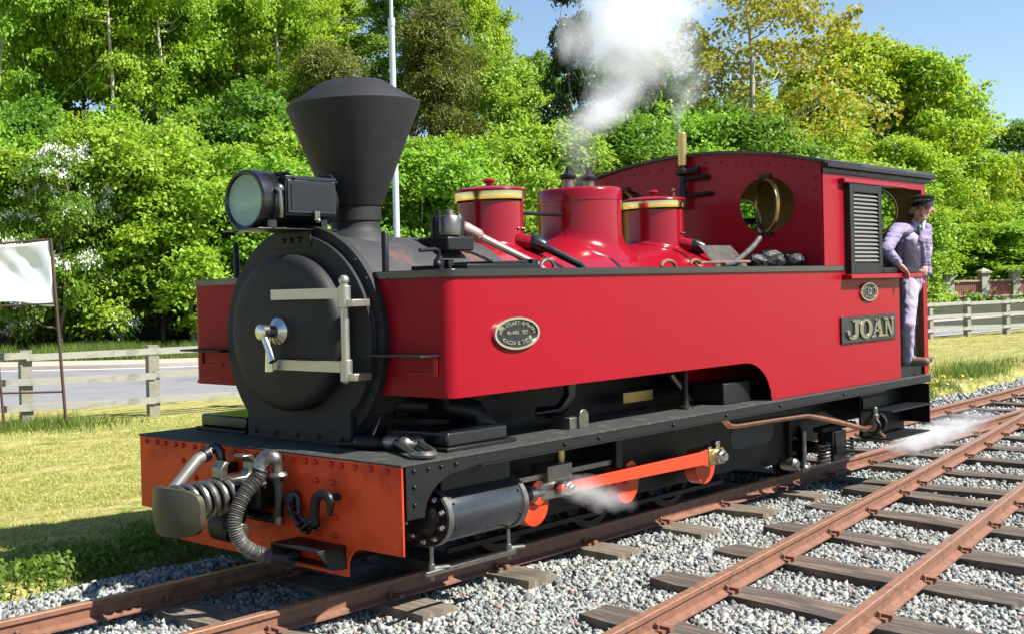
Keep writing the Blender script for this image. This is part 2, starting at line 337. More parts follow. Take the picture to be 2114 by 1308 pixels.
def sleeper_meshes():
    out = []
    for k in range(6):
        mb = MB(); nx, ny = 3, 9; L_, W_, H_ = 1.0, 1.0, .11
        r2 = np.random.default_rng(40+k); vs = []; 
        for i in range(ny+1):
            y = -.5+i/ny; jx = r2.normal(size=4)*.012; jz = r2.normal(size=2)*.004
            e = .012*abs(r2.normal()) if i in (0, ny) else 0
            yy_ = y + (e if i == 0 else -e)
            vs += [(-.5+jx[0], yy_, -.11), (.5+jx[1], yy_, -.11), (.5+jx[2]*1.5, yy_, jz[0]-.004), (.18+jx[2], yy_, jz[1]), (-.2+jx[3], yy_, jz[0]*.5), (-.5+jx[3]*1.5, yy_, jz[1]-.005)]
        fs = [(i*6+q, i*6+(q+1) % 6, (i+1)*6+(q+1) % 6, (i+1)*6+q) for i in range(ny) for q in range(6)] + [tuple(range(6))[::-1], tuple(range(ny*6, ny*6+6))]
        mb.add(vs, fs)
        me = bpy.data.meshes.new('sleeper'); me.from_pydata(mb.v, [], mb.f); me.update(); me.materials.append(WOODM if k < 3 else WOODD); out.append(me)
    return out
SLP = sleeper_meshes()
clip_mb = MB().box(-.06, .06, -.05, .012, -.004, .012).box(-.02, .02, -.03, .03, .01, .028); clip_mb.lathe([(.012, 0), (.012, .03), (.006, .036)], (.035, -.03, .008), n=8)
clip_me = bpy.data.meshes.new('rail_clip'); clip_me.from_pydata(clip_mb.v, [], clip_mb.f); clip_me.update(); clip_me.materials.append(RAILM)
SZ = -.108
def sleeper(parent, x, y0, y1, wd, k, ang=0., dz=0.):
    o = place('sleeper', SLP[k % 6], parent, (x, (y0+y1)/2, SZ+dz), (R(random.uniform(-.5, .5)), 0, ang+R(random.uniform(-1.2, 1.2))), (wd, y1-y0, 1))
    return o
def clip(sl, x, y, flip): place('rail_clip', clip_me, sl.parent, (x, y, SZ+.004), (0, 0, math.pi if flip else 0))
for i in range(-2, 34):
    x = .655+.962*i+random.uniform(-.03, .03); c = float(trk(x))
    if 1 <= x < 14 and x > 6.3:
        s_ = sleeper(track, x, float(sid(x))-1.25, c+.80, .24, 3+i % 3)
        for r_ in (float(sid(x)), float(sid(x))-.80): clip(s_, x, r_-.06, True)
    else:
        s_ = sleeper(track, x, c-.80+random.uniform(-.04, .03), c+.80, .29 if i < 5 else .25, (i % 3) if i < 6 else 3+i % 3)
    for r_ in (-G2, G2):
        clip(s_, x, c+r_-.06, True); 
        if i < 8: clip(s_, x, c+r_+.06, False)
for i in range(-2, 6):
    x = 1.07+.955*i; y = float(sid(x)); a = -.118
    s_ = sleeper(siding, x+.03, y-1.35, y+.46, .29, 3+i % 3, a)
    for q in (y, y-.80):
        clip(s_, x+.115*(y-q)*0, q-.06, True); clip(s_, x, q+.06, False)

# ------------------------------------------------------------------ locomotive
W, HF, HB, LF = 1.09, .78, .325, 7.036
XT, WT, ZT, ZB = .429, 1.06, 1.70, 1.071
XC, XE, ZS, RS, XS = 4.972, 7.07, 1.373, .602, .347
loco = thing('steam_locomotive', (3.5, 0, 0), 'crimson narrow gauge steam tank locomotive with black diamond chimney and vermilion buffer beam', 'locomotive')
LO = loco
# --- buffer beam
bb = [(-W, HF-.012), (-W, HB), (-.815, .322)] + [( -.815+.105*math.sin(R(a)), .217+.105*math.cos(R(a))) for a in (20, 40, 60, 75, 90)] + [(-.71, .165), (.71, .165)] + [(.815-.105*math.sin(R(a)), .217+.105*math.cos(R(a))) for a in (90, 75, 60, 40, 20)] + [(.815, .322), (W, HB), (W, HF-.012)]
beam = build('buffer_beam', MB().prism(bb, 'x', 0, .013), ORANGE, LO, bevel=.003)
rv = MB().lathe([(.0165, 0), (.0155, -.007), (.011, -.0125), (.004, -.0145)], (0, 0, 0), 'x', n=10, caps=True)
rme = bpy.data.meshes.new('rivet'); rme.from_pydata(rv.v, [], rv.f); rme.update(); rme.polygons.foreach_set('use_smooth', [True]*len(rme.polygons)); rme.materials.append(mat('rivet red paint', (.44, .032, .014), .4, var=.1, spec=.3))
bme_ = rme.copy(); bme_.name = 'bolt'; bme_.materials.clear(); bme_.materials.append(BLACKS)
for y in (1.016, .91, .826, .724, .648, .536, .462, .36, .271, .172, .075, -.024, -.117, -.223, -.316, -.413, -.487, -.606, -.68, -.777, -.884, -.992):
    place('rivet', rme, beam, (-.001, y, .741))
for y, z in ((-.495, .647), (-.617, .646), (-.495, .559), (-.628, .465), (-.507, .37), (-.625, .371), (.647, .651), (.53, .557), (.62, .371), (.50, .37), (.66, .26), (.60, .22), (-.63, .215)):
    place('rivet', rme, beam, (-.001, y, z))
# --- footplate
fp = MB().box(-.006, LF, -W-.004, -.62, HF-.012, HF); fp.box(-.006, .62, -.62, .62, HF-.012, HF); fp.box(-.006, LF, .62, W+.004, HF-.012, HF)
build('footplate', fp, FOOT, LO, bevel=.002)
for s in (-1, 1):
    va = [(.034, HF-.012), (.034, .50)] + [(.17, .50)] + [(.17+.30*(1-math.cos(R(a))), .50+.20*math.sin(R(a))) for a in range(10, 91, 10)] + [(.62, .715), (LF, .715), (LF, HF-.012)]
    vo = build('valance', MB().prism(va, 'y', s*(W-.014), s*W), BLACKS, LO, bevel=.002)
    build('valance_flange', MB().box(.62, 6.0, s*(W-.07), s*(W+.012), .708, .715), BLACKS, vo)
    for x in (.09, .2, .30, .42, 1.4, 1.75, 2.6, 3.3, 4.1, 5.2):
        place('bolt', bme_, vo, (x, s*(W+.001), .74), (0, 0, s*-math.pi/2 if s > 0 else math.pi/2), (.8, .7, .7))
    for z in (.66, .57): place('bolt', bme_, vo, (.09, s*(W+.001), z), (0, 0, math.pi/2 if s < 0 else -math.pi/2), (.8, .7, .7))
# --- main frames (outside), with slot
for s in (-1, 1):
    y0, y1 = s*.60, s*.625
    fr = [(.10, .70), (.10, .40), (.95, .38), (1.2, .205), (4.4, .205), (4.75, .17), (5.05, .17), (5.55, .52), (5.95, .52), (6.3, .40), (6.95, .40), (6.95, .70)]
    build('frame_plate', MB().prism(fr, 'y', y0, y1), FRAME, LO)
    sl_ = [(4.36, .36)] + arc(4.90, .445, .085, -90, 90, 6) + arc(4.36, .445, .085, 90, 270, 6)[:-1]
    build('frame_slot', MB().prism(sl_, 'y', s*.6255, s*.628), RUBBER, LO)
# --- wheels
def wheel(x, r, s, parent):
    c = (x, s*.37, r); mb = MB().lathe([(r+.03, 0), (r+.03, .02), (r+.002, .026), (r-.004, .095), (r-.05, .098), (r-.055, .075), (r-.055, .02), (r-.03, 0)], (0, 0, 0), 'y', 40, caps=False)
    mb.lathe([(.0, .095), (.085, .095), (.085, .0), (0, 0)], (0, 0, 0), 'y', 20, caps=False)
    for k in range(9):
        a = 2*math.pi*k/9; p0 = (.07*math.cos(a), .05, .07*math.sin(a)); p1 = ((r-.045)*math.cos(a), .05, (r-.045)*math.sin(a)); mb.tube([p0, p1], [.03, .022], 6)
    mb.v = [(c[0]+a, c[1]+s*b, c[2]+d) for a, b, d in mb.v]
    return build('wheel', mb, FRAME, parent)
for x in (1.62, 2.62, 3.64):
    for s in (-1, 1): wheel(x, .345, s, LO)
    build('axle', MB().lathe([(.06, -.75), (.06, .75)], (x, 0, .345), 'y', 14), FRAME, LO)
for s in (-1, 1): wheel(5.72, .235, s, LO)
build('axle', MB().lathe([(.05, -.65), (.05, .65)], (5.72, 0, .235), 'y', 12), FRAME, LO)
# --- fly cranks, rods
for s in (-1, 1):
    for x in (1.47, 2.48, 3.50):
        pr = [(x-.075, .47)] + arc(x, .365, .14, 170, 370, 18) + [(x+.075, .47)]
        build('fly_crank', MB().prism(pr, 'y', s*.74, s*.83), ROD, LO, bevel=.004)
    cr = MB()
    for a, b in ((1.47, 2.48), (2.48, 3.50)):
        cr.hexa([(a, s*.835, .40), (b, s*.835, .40), (b, s*.858, .40), (a, s*.858, .40)], [(a, s*.835, .46), (b, s*.835, .46), (b, s*.858, .46), (a, s*.858, .46)])
    for x in (1.47, 2.48, 3.50): cr.lathe([(.075, 0), (.075, .028)], (x, s*.847-.014, .43), 'y', 20)
    build('coupling_rod', cr, ROD, LO, bevel=.003)
    c0, c1 = (1.68, .436), (3.515, .430)
    con = [(c0[0], c0[1]-.031), (c1[0]-.20, c1[1]-.046), (c1[0]-.145, c1[1]-.062), (c1[0]-.13, c1[1]-.060), (c1[0]-.13, c1[1]+.064), (c1[0]-.15, c1[1]+.064), (c1[0]-.24, c1[1]+.047), (c0[0], c0[1]+.033), (c0[0]-.045, c0[1]+.02), (c0[0]-.06, c0[1]), (c0[0]-.045, c0[1]-.02)]
    Y0, Y1 = .872, .912
    rod = build('connecting_rod', MB().prism(con, 'y', s*Y0, s*Y1), ROD, LO, bevel=.004)
    build('big_end_bearing', MB().box(c1[0]-.128, c1[0]+.075, min(s*(Y0-.01), s*(Y1+.012)), max(s*(Y0-.01), s*(Y1+.012)), c1[1]-.062, c1[1]+.055), BRASSD, rod, bevel=.01)
    yo = lambda a, b: (min(s*a, s*b), max(s*a, s*b))
    build('strap_end', MB().box(c1[0]-.128, c1[0]-.085, *yo(Y0, Y1+.006), c1[1]+.055, c1[1]+.075), STEEL, rod, bevel=.006)
    build('cotter', MB().box(c1[0]-.02, c1[0]+.03, *yo(Y0, Y1+.006), c1[1]+.055, c1[1]+.105), STEEL, rod, bevel=.006)
    build('crank_pin', MB().lathe([(.052, s*(Y1+.012)), (.05, s*(Y1+.035)), (.03, s*(Y1+.037)), (.028, s*(Y1+.06))], (c1[0]+.01, 0, c1[1]-.005), 'y', 16), STEEL, rod)
    # crosshead, slide bars, piston rod
    build('slide_bar', MB().box(1.25, 2.32, *yo(.80, .86), .505, .538), STEELD, LO, bevel=.003)
    build('motion_bracket', MB().box(2.26, 2.33, *yo(.62, .89), .485, .70), FRAME, LO, bevel=.004)
    ch = build('crosshead', MB().box(1.49, 1.75, *yo(.80, .865), .375, .485).box(1.51, 1.76, *yo(.77, .90), .485, .585), STEELD, LO, bevel=.008)
    build('crosshead_pin', MB().lathe([(.042, s*.865), (.042, s*.925), (.03, s*.927), (.03, s*.945), (.018, s*.947), (.018, s*.97)], (1.69, 0, .434), 'y', 12), STEEL, ch)
    build('oil_cup', MB().lathe([(.026, 0), (.029, .03), (.029, .07), (.024, .075)], (1.72, s*.84, .585), 'z', 14), BRASSD, ch)
    build('piston_rod', MB().lathe([(.027, 1.18), (.027, 1.52)], (0, s*.83, .425), 'x', 14), STEEL, LO)
    build('piston_gland', MB().lathe([(.07, 1.19), (.07, 1.22), (.05, 1.23), (.045, 1.29)], (0, s*.83, .425), 'x', 14), STEELD, LO); build('rod_socket', MB().lathe([(.055, 1.38), (.055, 1.43), (.04, 1.44), (.04, 1.52)], (0, s*.83, .425), 'x', 14), STEELD, LO)
    # cylinder
    yc_ = s*.835
    cylo = build('cylinder', MB().lathe([(.146, .50), (.150, .51), (.150, 1.155), (.146, 1.17)], (0, yc_, .425), 'x', 40), CYL, LO)
    build('cylinder_ring', MB().lathe([(.156, .477), (.161, .481), (.161, .515), (.151, .519)], (0, yc_, .425), 'x', 40, caps=False), STEELD, cylo); build('cylinder_ring', MB().lathe([(.151, 1.142), (.159, 1.146), (.159, 1.182), (.148, 1.195), (.08, 1.205)], (0, yc_, .425), 'x', 40, caps=False), STEELD, cylo)
    build('cylinder_cover', MB().lathe([(.05, .43), (.085, .445), (.10, .465), (.153, .47), (.153, .49)], (0, yc_, .425), 'x', 36), BLACKS, cylo)
    nut = MB().lathe([(.0165, 0), (.0165, -.02), (.009, -.022), (.009, -.034)], (0, 0, 0), 'x', 6); nme = bpy.data.meshes.new('cover_nut'); nme.from_pydata(nut.v, [], nut.f); nme.update(); nme.materials.append(STEEL)
    for k in range(10):
        a = 2*math.pi*(k+.5)/10; place('cover_nut', nme, cylo, (.469, yc_+.127*math.cos(a), .425+.127*math.sin(a)))
    for x in (.55, 1.12):
        for a in (200, 250, 150, 110): place('cladding_screw', bme_, cylo, (x, yc_+.152*math.cos(R(a if s < 0 else 180-a)), .425+.152*math.sin(R(a if s < 0 else 180-a))), (0, 0, 0), (.6, .5, .5))
    build('valve_chest', MB().hexa([(.53, s*.62, .52), (1.14, s*.62, .52), (1.14, s*.90, .56), (.53, s*.90, .56)], [(.53, s*.62, .70), (1.14, s*.62, .70), (1.14, s*.90, .70), (.53, s*.90, .70)]), BLACKS, LO, bevel=.006)
    # drain cocks
    dc = build('drain_cock_bar', MB().box(.36, 1.14, min(s*.915, s*.93), max(s*.915, s*.93), .135, .16), STEELD, LO, bevel=.002)
    for x in (.43, 1.10): build('drain_cock', MB().lathe([(.012, .105), (.020, .15), (.018, .19), (.012, .195), (.012, .28)], (x, s*.905, 0), 'z', 10).tube([(x, s*.905, .17), (x+.11, s*.93, .165)], .012, 8), STEELD, dc)
    # brake gear / sand pipes / hangers
    bg_ = MB()
    for x in (2.12, 3.12, 4.15): bg_.box(x-.02, x+.02, min(s*.40, s*.46), max(s*.40, s*.46), .1, .6).box(x-.07, x-.01, min(s*.38, s*.48), max(s*.38, s*.48), .22, .42)
    bg_.box(1.0, 4.3, min(s*.52, s*.55), max(s*.52, s*.55), .10, .13)
    build('brake_gear', bg_, FRAME, LO)
# horizontal tank under the boiler and springs gloom between frames
build('air_reservoir', MB().lathe([(.02, 2.36), (.11, 2.40), (.14, 2.46), (.14, 3.5), (.11, 3.56), (.02, 3.6)], (0, -.48, .60), 'x', 24), BLACK, LO)
build('firebox_shell', MB().box(1.2, 5.0, -.42, .42, .25, 1.2), FRAME, LO)
build('inner_frames', MB().box(.10, 6.9, -.33, -.31, .2, .77).box(.10, 6.9, .31, .33, .2, .77).box(.1, .2, -.6, .6, .3, .77).box(5.0, 5.1, -.6, .6, .3, .77), FRAME, LO)
# --- smokebox
sb = build('smokebox', MB().lathe([(RS-.005, XS+.005), (RS-.002, .40), (RS-.002, 1.78)], (0, 0, ZS), 'x', 72), SMOKEB, LO)
th = [R(a) for a in np.linspace(-38, 218, 61)]
key = [((RS+.002)*math.cos(a), ZS+(RS+.002)*math.sin(a)) for a in th]       # right waist round the top to left waist
def waist(s): return [(s*(.43+.05*(1-math.cos(R(a)))), 1.055-.085*math.sin(R(a))*1.0) for a in (75, 50, 25)]
y_w = .43
base = [(-.43, HF), (.43, HF), (.43, .98), (.436, .997), (.452, 1.005-.003)]
key_poly = [(.43, HF), (.43, .955), (.434, .975), (.445, .99)] + key + [(-.445, .99), (-.434, .975), (-.43, .955), (-.43, HF)]
fpl = build('smokebox_front', MB().prism(key_poly, 'x', XS-.012, XS+.012), SMOKE, sb, bevel=.004)
build('smokebox_flange', MB().lathe([(RS-.01, .375), (.656, .38), (.658, .425), (RS-.01, .43)], (0, 0, ZS), 'x', 72, caps=False), SMOKE, sb)
build('smokebox_saddle', MB().prism([(-.42, HF), (.42, HF), (.42, 1.0), (.5, 1.15), (-.5, 1.15), (-.42, 1.0)], 'x', XS+.013, 1.45), BLACKS, sb)
bm2 = MB()
for y in (-.36, -.18, 0, .18, .36): bm2.lathe([(.014, 0), (.013, -.01), (.006, -.014)], (XS-.012, y, .82), 'x', 8)
for a in range(-40, 50, 12): bm2.lathe([(.013, 0), (.012, -.008), (.005, -.012)], (.379, -.632*math.cos(R(a)), ZS+.632*math.sin(R(a))), 'x', 8)
build('front_bolts', bm2, SMOKE, sb, kind='stuff')
ZD = 1.412; RD = .452
dp = [(RD, .335), (RD, .285), (RD-.004, .262), (RD-.014, .243), (RD-.03, .231), (RD-.05, .225), (.34, .217), (.20, .211), (.10, .2085), (.001, .208)]
door = build('smokebox_door', MB().lathe(dp, (0, 0, ZD), 'x', 72, caps=False), SMOKE, LO, smooth=50)
HSTEEL = mat('hinge steel', (.42, .40, .35), .4, metal=.8, var=.2, scale=10)
for z in (1.632, 1.235):
    st = [(.0, z-.025), (-.49, z-.03), (-.49, z+.03), (.0, z+.027), (.012, z+.015), (.012, z-.015)]
    mb = MB()
    xf = lambda y: .196+.10*(abs(y)/.46)**4*.3
    ysamp = np.linspace(.03, -.50, 12)
    for i in range(11):
        a, b = ysamp[i], ysamp[i+1]; ha = .029; xa, xb = .197+max(0, abs(a)-.30)**2*.22, .197+max(0, abs(b)-.30)**2*.22
        mb.hexa([(xa-.014, a, z-ha), (xa+.03, a, z-ha), (xb+.03, b, z-ha), (xb-.014, b, z-ha)], [(xa-.014, a, z+ha), (xa+.03, a, z+ha), (xb+.03, b, z+ha), (xb-.014, b, z+ha)])
    build('hinge_strap', mb, HSTEEL, door)
    build('hinge_bracket', MB().box(.20, .335, -.60, -.515, z-.075, z-.035).lathe([(.034, -.08), (.034, .04)], (.215, -.525, z), 'z', 14), HSTEEL, door, bevel=.004)
build('hinge_pin', MB().lathe([(.024, -.27), (.024, .27)], (.213, -.525, 1.43), 'z', 12).ball((.213, -.525, 1.70), .03).ball((.213, -.525, 1.16), .02), HSTEEL, door)
dart = build('door_boss', MB().lathe([(.080, .212), (.078, .194), (.06, .182), (.035, .165), (.03, .11), (.045, .10), (.045, .06), (.03, .05)], (0, -.01, 1.425), 'x', 24), STEEL, door)
build('door_handle', MB().tube([(.075, -.01, 1.425), (.07, -.06, 1.34), (.065, -.105, 1.262)], [.02, .018, .026], 10).tube([(.125, -.01, 1.425), (.13, .004, 1.32), (.14, .008, 1.20)], [.016, .017, .028], 10), STEEL, door)
# --- chimney
CX = .872
chim = build('chimney', MB().lathe([(.175, 2.905), (.19, 2.908), (.200, 2.903), (.398, 2.775), (.406, 2.765), (.404, 2.752), (.165, 2.155), (.155, 2.15)], (CX, 0, 0), 'z', 64, caps=False), SMOKE, LO, smooth=28)
build('chimney_throat', MB().lathe([(.175, 2.905), (.17, 2.60), (.0, 2.55)], (CX, 0, 0), 'z', 32, caps=False), RUBBER, chim)
build('chimney_collar', MB().lathe([(.150, 2.15), (.158, 2.148), (.158, 2.065), (.150, 2.06)], (CX, 0, 0), 'z', 48, caps=False), SMOKE, chim)
mb = MB(); n = 48
prof = [(.150, 2.062, 1), (.150, 2.02, 1), (.165, 2.0, .6), (.215, None, 0), (.225, None, 0)]
vs = []
for (r_, z_, k) in prof:
    for i in range(n):
        a = 2*math.pi*i/n; yy_ = r_*math.sin(a); zb_ = ZS+math.sqrt(max(0, RS**2-yy_**2))+(.012 if r_ < .22 else -.01)
        z = zb_ if z_ is None else z_*k+(zb_+.02)*(1-k) if k < 1 else z_
        vs.append((CX+r_*math.cos(a), yy_, z))
mb.add(vs, [(k*n+i, k*n+(i+1) % n, (k+1)*n+(i+1) % n, (k+1)*n+i) for k in range(len(prof)-1) for i in range(n)])
build('chimney_base', mb, SMOKE, chim, smooth=60)
# --- headlamp
lamp = build('headlamp', MB().lathe([(.128, .60), (.14, .58), (.146, .56), (.146, .13)], (0, 0, 2.165), 'x', 40), BLACKS, LO)
build('lamp_rim', MB().lathe([(.142, -.02), (.148, -.032), (.160, -.035), (.170, -.025), (.172, .0), (.172, .085), (.168, .10), (.168, .135), (.146, .15)], (0, 0, 2.165), 'x', 48, caps=False), BLACK, lamp)
build('reflector', MB().lathe([(.143, -.015), (.125, .04), (.09, .085), (.045, .112), (.001, .12)], (0, 0, 2.165), 'x', 40, caps=False), GLASSY, lamp)
build('lamp_lens', MB().lathe([(.145, -.016), (.10, -.026), (.05, -.031), (.0005, -.033), (.0005, -.027), (.05, -.025), (.10, -.02), (.145, -.010)], (0, 0, 2.165), 'x', 40, caps=False), GLASS, lamp, smooth=60)
bxp = build('lamp_side_box', MB().box(.125, .525, -.178, -.08, 2.07, 2.285), BLACKS, LO, bevel=.006)
build('lamp_door', MB().box(.135, .515, -.188, -.178, 2.085, 2.272).box(.122, .528, -.184, -.13, 2.272, 2.296), BLACK, bxp, bevel=.004)
build('lamp_door_panel', MB().box(.158, .495, -.1925, -.188, 2.105, 2.25), mat('lamp pane', (.014, .016, .019), .3, var=.4, scale=9, spec=.3), bxp)
build('lamp_catch', MB().box(.33, .37, -.20, -.188, 2.045, 2.10).ball((.352, -.203, 2.045), .015), STEELD, bxp)
build('lamp_hinges', MB().tube([(.13, -.09, 2.31), (.17, -.15, 2.31), (.18, -.19, 2.27)], .013, 8).tube([(.48, -.09, 2.31), (.51, -.15, 2.31), (.52, -.19, 2.26)], .013, 8), BLACK, bxp)
build('lamp_clamp', MB().tube([(.06, -.165, 2.22), (.065, -.195, 2.2), (.07, -.2, 2.1), (.075, -.19, 2.06)], .013, 8).ball((.085, -.17, 2.22), .028), STEELD, lamp)
brk = build('lamp_bracket', MB().box(-.06, .56, -.15, .15, 1.995, 2.005).box(.03, .10, -.13, -.05, 2.005, 2.05).box(.45, .50, -.13, -.05, 2.005, 2.06).box(.03, .10, .05, .13, 2.005, 2.05).box(.45, .5, .05, .13, 2.005, 2.06), BLACK, LO, bevel=.003)
build('bracket_foot', MB().prism([(-.16, 1.90), (.16, 1.90), (.16, 1.99), (-.16, 1.99)], 'x', XS-.02, XS-.0125), SMOKE, brk)
for y in (-.07, 0, .06): place('bolt', bme_, brk, (XS-.0205, y, 1.945))
# --- boiler
RB = .578
boiler = build('boiler', MB().lathe([(RB, 1.765), (RB, XC-.01)], (0, 0, ZS), 'x', 72), REDG, LO)
for x in (1.80, 2.02, 3.12, 4.22):
    build('boiler_band', MB().lathe([(RB-.01, x-.016), (RB+.004, x-.016), (RB+.004, x+.016), (RB-.01, x+.016)], (0, 0, ZS), 'x', 72, caps=False), BLACK if x > 1.9 else SMOKE, boiler)
def on_boiler(r_, x, z_top, prof, n=48):      # surface of revolution whose foot follows the boiler
    vs = []
    for (rr, k) in prof:
        for i in range(n):
            a = 2*math.pi*i/n; yy_ = rr*math.sin(a); zb_ = ZS+math.sqrt(max(0, RB**2-min(abs(yy_), RB)**2))+.003
            vs.append((x+rr*math.cos(a), yy_, zb_*(1-k)+z_top*k))
    return MB().add(vs, [(q*n+i, q*n+(i+1) % n, (q+1)*n+(i+1) % n, (q+1)*n+i) for q in range(len(prof)-1) for i in range(n)])
def sand_dome(x, r_, zt):
    o = build('sand_dome', on_boiler(r_, x, zt-.09, [(r_+.035, -.02), (r_+.035, .012), (r_+.015, .03), (r_+.003, .06), (r_, .12), (r_, 1)]), REDG, LO, smooth=45)
    build('brass_band', MB().lathe([(r_, zt-.078), (r_+.016, zt-.076), (r_+.019, zt-.045), (r_+.017, zt-.022), (r_+.01, zt-.018)], (x, 0, 0), 'z', 48, caps=False), BRASS, o)
    build('dome_lid', MB().lathe([(r_+.018, zt-.02), (r_+.022, zt-.012), (r_+.016, zt-.002), (r_-.02, zt+.01), (r_*.5, zt+.022), (.03, zt+.028), (.02, zt+.036), (.02, zt+.042), (.038, zt+.048), (.044, zt+.061), (.034, zt+.074), (.008, zt+.078)], (x, 0, 0), 'z', 48), REDG, o, smooth=40)
    sp = build('sand_outlet', MB().cone((x+.02, -r_+.02, 1.955), (x+.10, -r_-.085, 1.925), .052, .048), REDG, o)
    build('sand_pipe', MB().tube([(x+.08, -r_-.07, 1.93), (x+.13, -r_-.16, 1.885), (x+.27, -r_-.30, 1.775), (x+.30, -r_-.34, 1.70)], .026, 10).cone((x+.085, -r_-.065, 1.935), (x+.115, -r_-.11, 1.91), .055, .05), BLACK, o)
    bl = MB()
    for k in (-62, -75, -88): bl.lathe([(.011, 0), (.009, .006)], (x+(r_)*math.cos(R(k)), r_*math.sin(R(k)), 2.02), 'z', 8) if False else bl.ball((x+r_*math.cos(R(k)), r_*math.sin(R(k)), 2.03), .012, 8, 5)
    build('dome_screws', bl, BLACK, o, kind='stuff')
    return o
sand_dome(2.205, .224, 2.308); sand_dome(4.335, .229, 2.312)
dm = build('steam_dome', on_boiler(.30, 3.29, 2.30, [(.41, -.05), (.40, .01), (.37, .03), (.338, .07), (.316, .14), (.304, .25), (.300, .4), (.300, 1)]), REDG, LO, smooth=60)
build('dome_crown', MB().lathe([(.300, 2.255), (.304, 2.258), (.304, 2.33), (.296, 2.345), (.28, 2.352), (.15, 2.358), (.001, 2.36)], (3.29, 0, 0), 'z', 48, caps=False), REDG, dm, smooth=40)
for x in (3.15, 3.42):
    sv = build('safety_valve', MB().lathe([(.042, 2.345), (.042, 2.42), (.05, 2.425)], (x, 0, 0), 'z', 20), mat('valve bronze', (.2, .17, .13), .4, metal=.7), LO)
    build('valve_bell', MB().lathe([(.05, 2.42), (.06, 2.435), (.06, 2.45), (.05, 2.46), (.03, 2.468), (.016, 2.48), (.013, 2.51), (.004, 2.515)], (x, 0, 0), 'z', 20), BLACKS, sv)
build('dome_rod', MB().tube([(2.40, -.05, 2.155), (3.05, -.05, 2.155)], .014, 8), BLACK, LO)
# whistle
wh = build('whistle', MB().lathe([(.028, 2.61), (.036, 2.62), (.036, 2.885), (.030, 2.893), (.0, 2.893)], (4.90, .045, 0), 'z', 20), BRASSD, LO)
build('whistle_stand', MB().lathe([(.03, 2.25), (.03, 2.44), (.025, 2.45), (.025, 2.53), (.055, 2.55), (.055, 2.58), (.03, 2.60), (.028, 2.62)], (4.90, .045, 0), 'z', 16).tube([(4.9, .045, 2.50), (4.9, -.12, 2.51), (4.965, -.15, 2.51)], .022, 8).tube([(4.9, .045, 2.56), (4.9, -.1, 2.575)], .03, 8).tube([(4.9, .045, 2.36), (4.9, -.16, 2.37), (4.96, -.18, 2.37)], .018, 8), BLACKS, wh)
build('whistle_lever', MB().tube([(4.88, .11, 2.40), (4.87, .12, 2.33), (4.88, .11, 2.25)], .009, 6).ball((4.88, .115, 2.42), .02), COPPER, wh)
# --- side tanks
def tank(s):
    pts = [(XT, s*.56), (XT, s*(WT-.07))] + [(XT+.07-.07*math.cos(R(a)), s*(WT-.07+.07*math.sin(R(a)))) for a in (15, 30, 45, 60, 75, 90)]
    pts += [(x, s*WT) for x in list(np.linspace(.8, 3.62, 7)) + [3.64+.4*(1-math.cos(R(a))) for a in range(0, 91, 8)] + [4.04, XC]]
    def zb_(x):
        if x <= 3.64: return ZB
        if x >= 4.04: return HF+.003
        return HF+.003 + (ZB-HF-.003)*math.sqrt(max(0, 1-((x-3.64)/.40)**2))
    mb = MB(); vs = []; fs = []
    for (x, y) in pts: vs += [(x, y, zb_(x)), (x, y, ZT)]
    fs = [((2*i, 2*i+2, 2*i+3, 2*i+1) if s < 0 else (2*i+1, 2*i+3, 2*i+2, 2*i)) for i in range(len(pts)-1)]
    # floor, inner wall
    mb.add(vs, fs)
    mb.box(XT+.01, 3.64, min(s*.58, s*(WT-.02)), max(s*.58, s*(WT-.02)), ZB+.004, ZB+.02)
    mb.box(3.6, XC, min(s*.60, s*.62), max(s*.60, s*.62), HF, ZT); mb.box(XT+.01, 3.6, min(s*.58, s*.60), max(s*.58, s*.60), ZB, ZT)
    o = build('side_tank', mb, RED, LO, smooth=40)
    lp = [(XT-.014, s*.55), (XT-.014, s*(WT-.06))] + [(XT+.07-.084*math.cos(R(a)), s*(WT-.07+.084*math.sin(R(a)))) for a in (20, 45, 70, 90)] + [(5.31, s*(WT+.014)), (5.31, s*(WT-.01)), (XC-.005, s*(WT-.01)), (XC-.005, s*.55)]
    if s > 0: lp = lp[::-1]
    build('tank_top', MB().prism(lp, 'z', ZT, ZT+.043), BLACK, o, bevel=.003)
    # front step iron and its bracket
    ya, yb = s*.62, s*.985
    stp = build('step_iron', MB().box(XT-.16, XT-.002, min(s*.60, s*1.0), max(s*.60, s*1.0), 1.288, 1.30), BLACKS, o, bevel=.003)
    build('step_stay', MB().box(XT-.012, XT-.003, min(s*.96, s*.985), max(s*.96, s*.985), 1.19, 1.288), REDDIRT, o)
    build('tank_patch', MB().box(XT-.010, XT-.002, min(s*.76, s*.955), max(s*.76, s*.955), 1.192, 1.202).box(XT-.010, XT-.002, min(s*.955, s*.965), max(s*.955, s*.965), 1.192, 1.29), REDDIRT, o)
    build('hand_post', MB().lathe([(.02, ZT+.04), (.02, 1.955), (.012, 1.968)], (.50, s*.57 if s < 0 else .69, 0), 'z', 12), BLACKS, o)
    return o
tankn = tank(-1); tankf = tank(1)
build('tank_valve', MB().lathe([(.03, ZT+.04), (.03, 1.80), (.018, 1.81), (.016, 1.82)], (.68, -.80, 0), 'z', 12).tube([(.68, -.80, 1.81), (.678, -.80, 1.85), (.65, -.80, 1.857), (.52, -.80, 1.852)], .011, 8).box(.70, .745, -.85, -.76, ZT+.04, 1.80).ball((.63, -.83, 1.775), .024), BLACKS, tankn)
build('filler_lid', MB().box(.735, 1.37, -.95, -.55, ZT+.043, 1.772).box(1.0, 1.34, -.92, -.60, 1.772, 1.79).box(1.36, 1.42, -.93, -.88, ZT+.045, 1.80), BLACKS, tankn, bevel=.005)
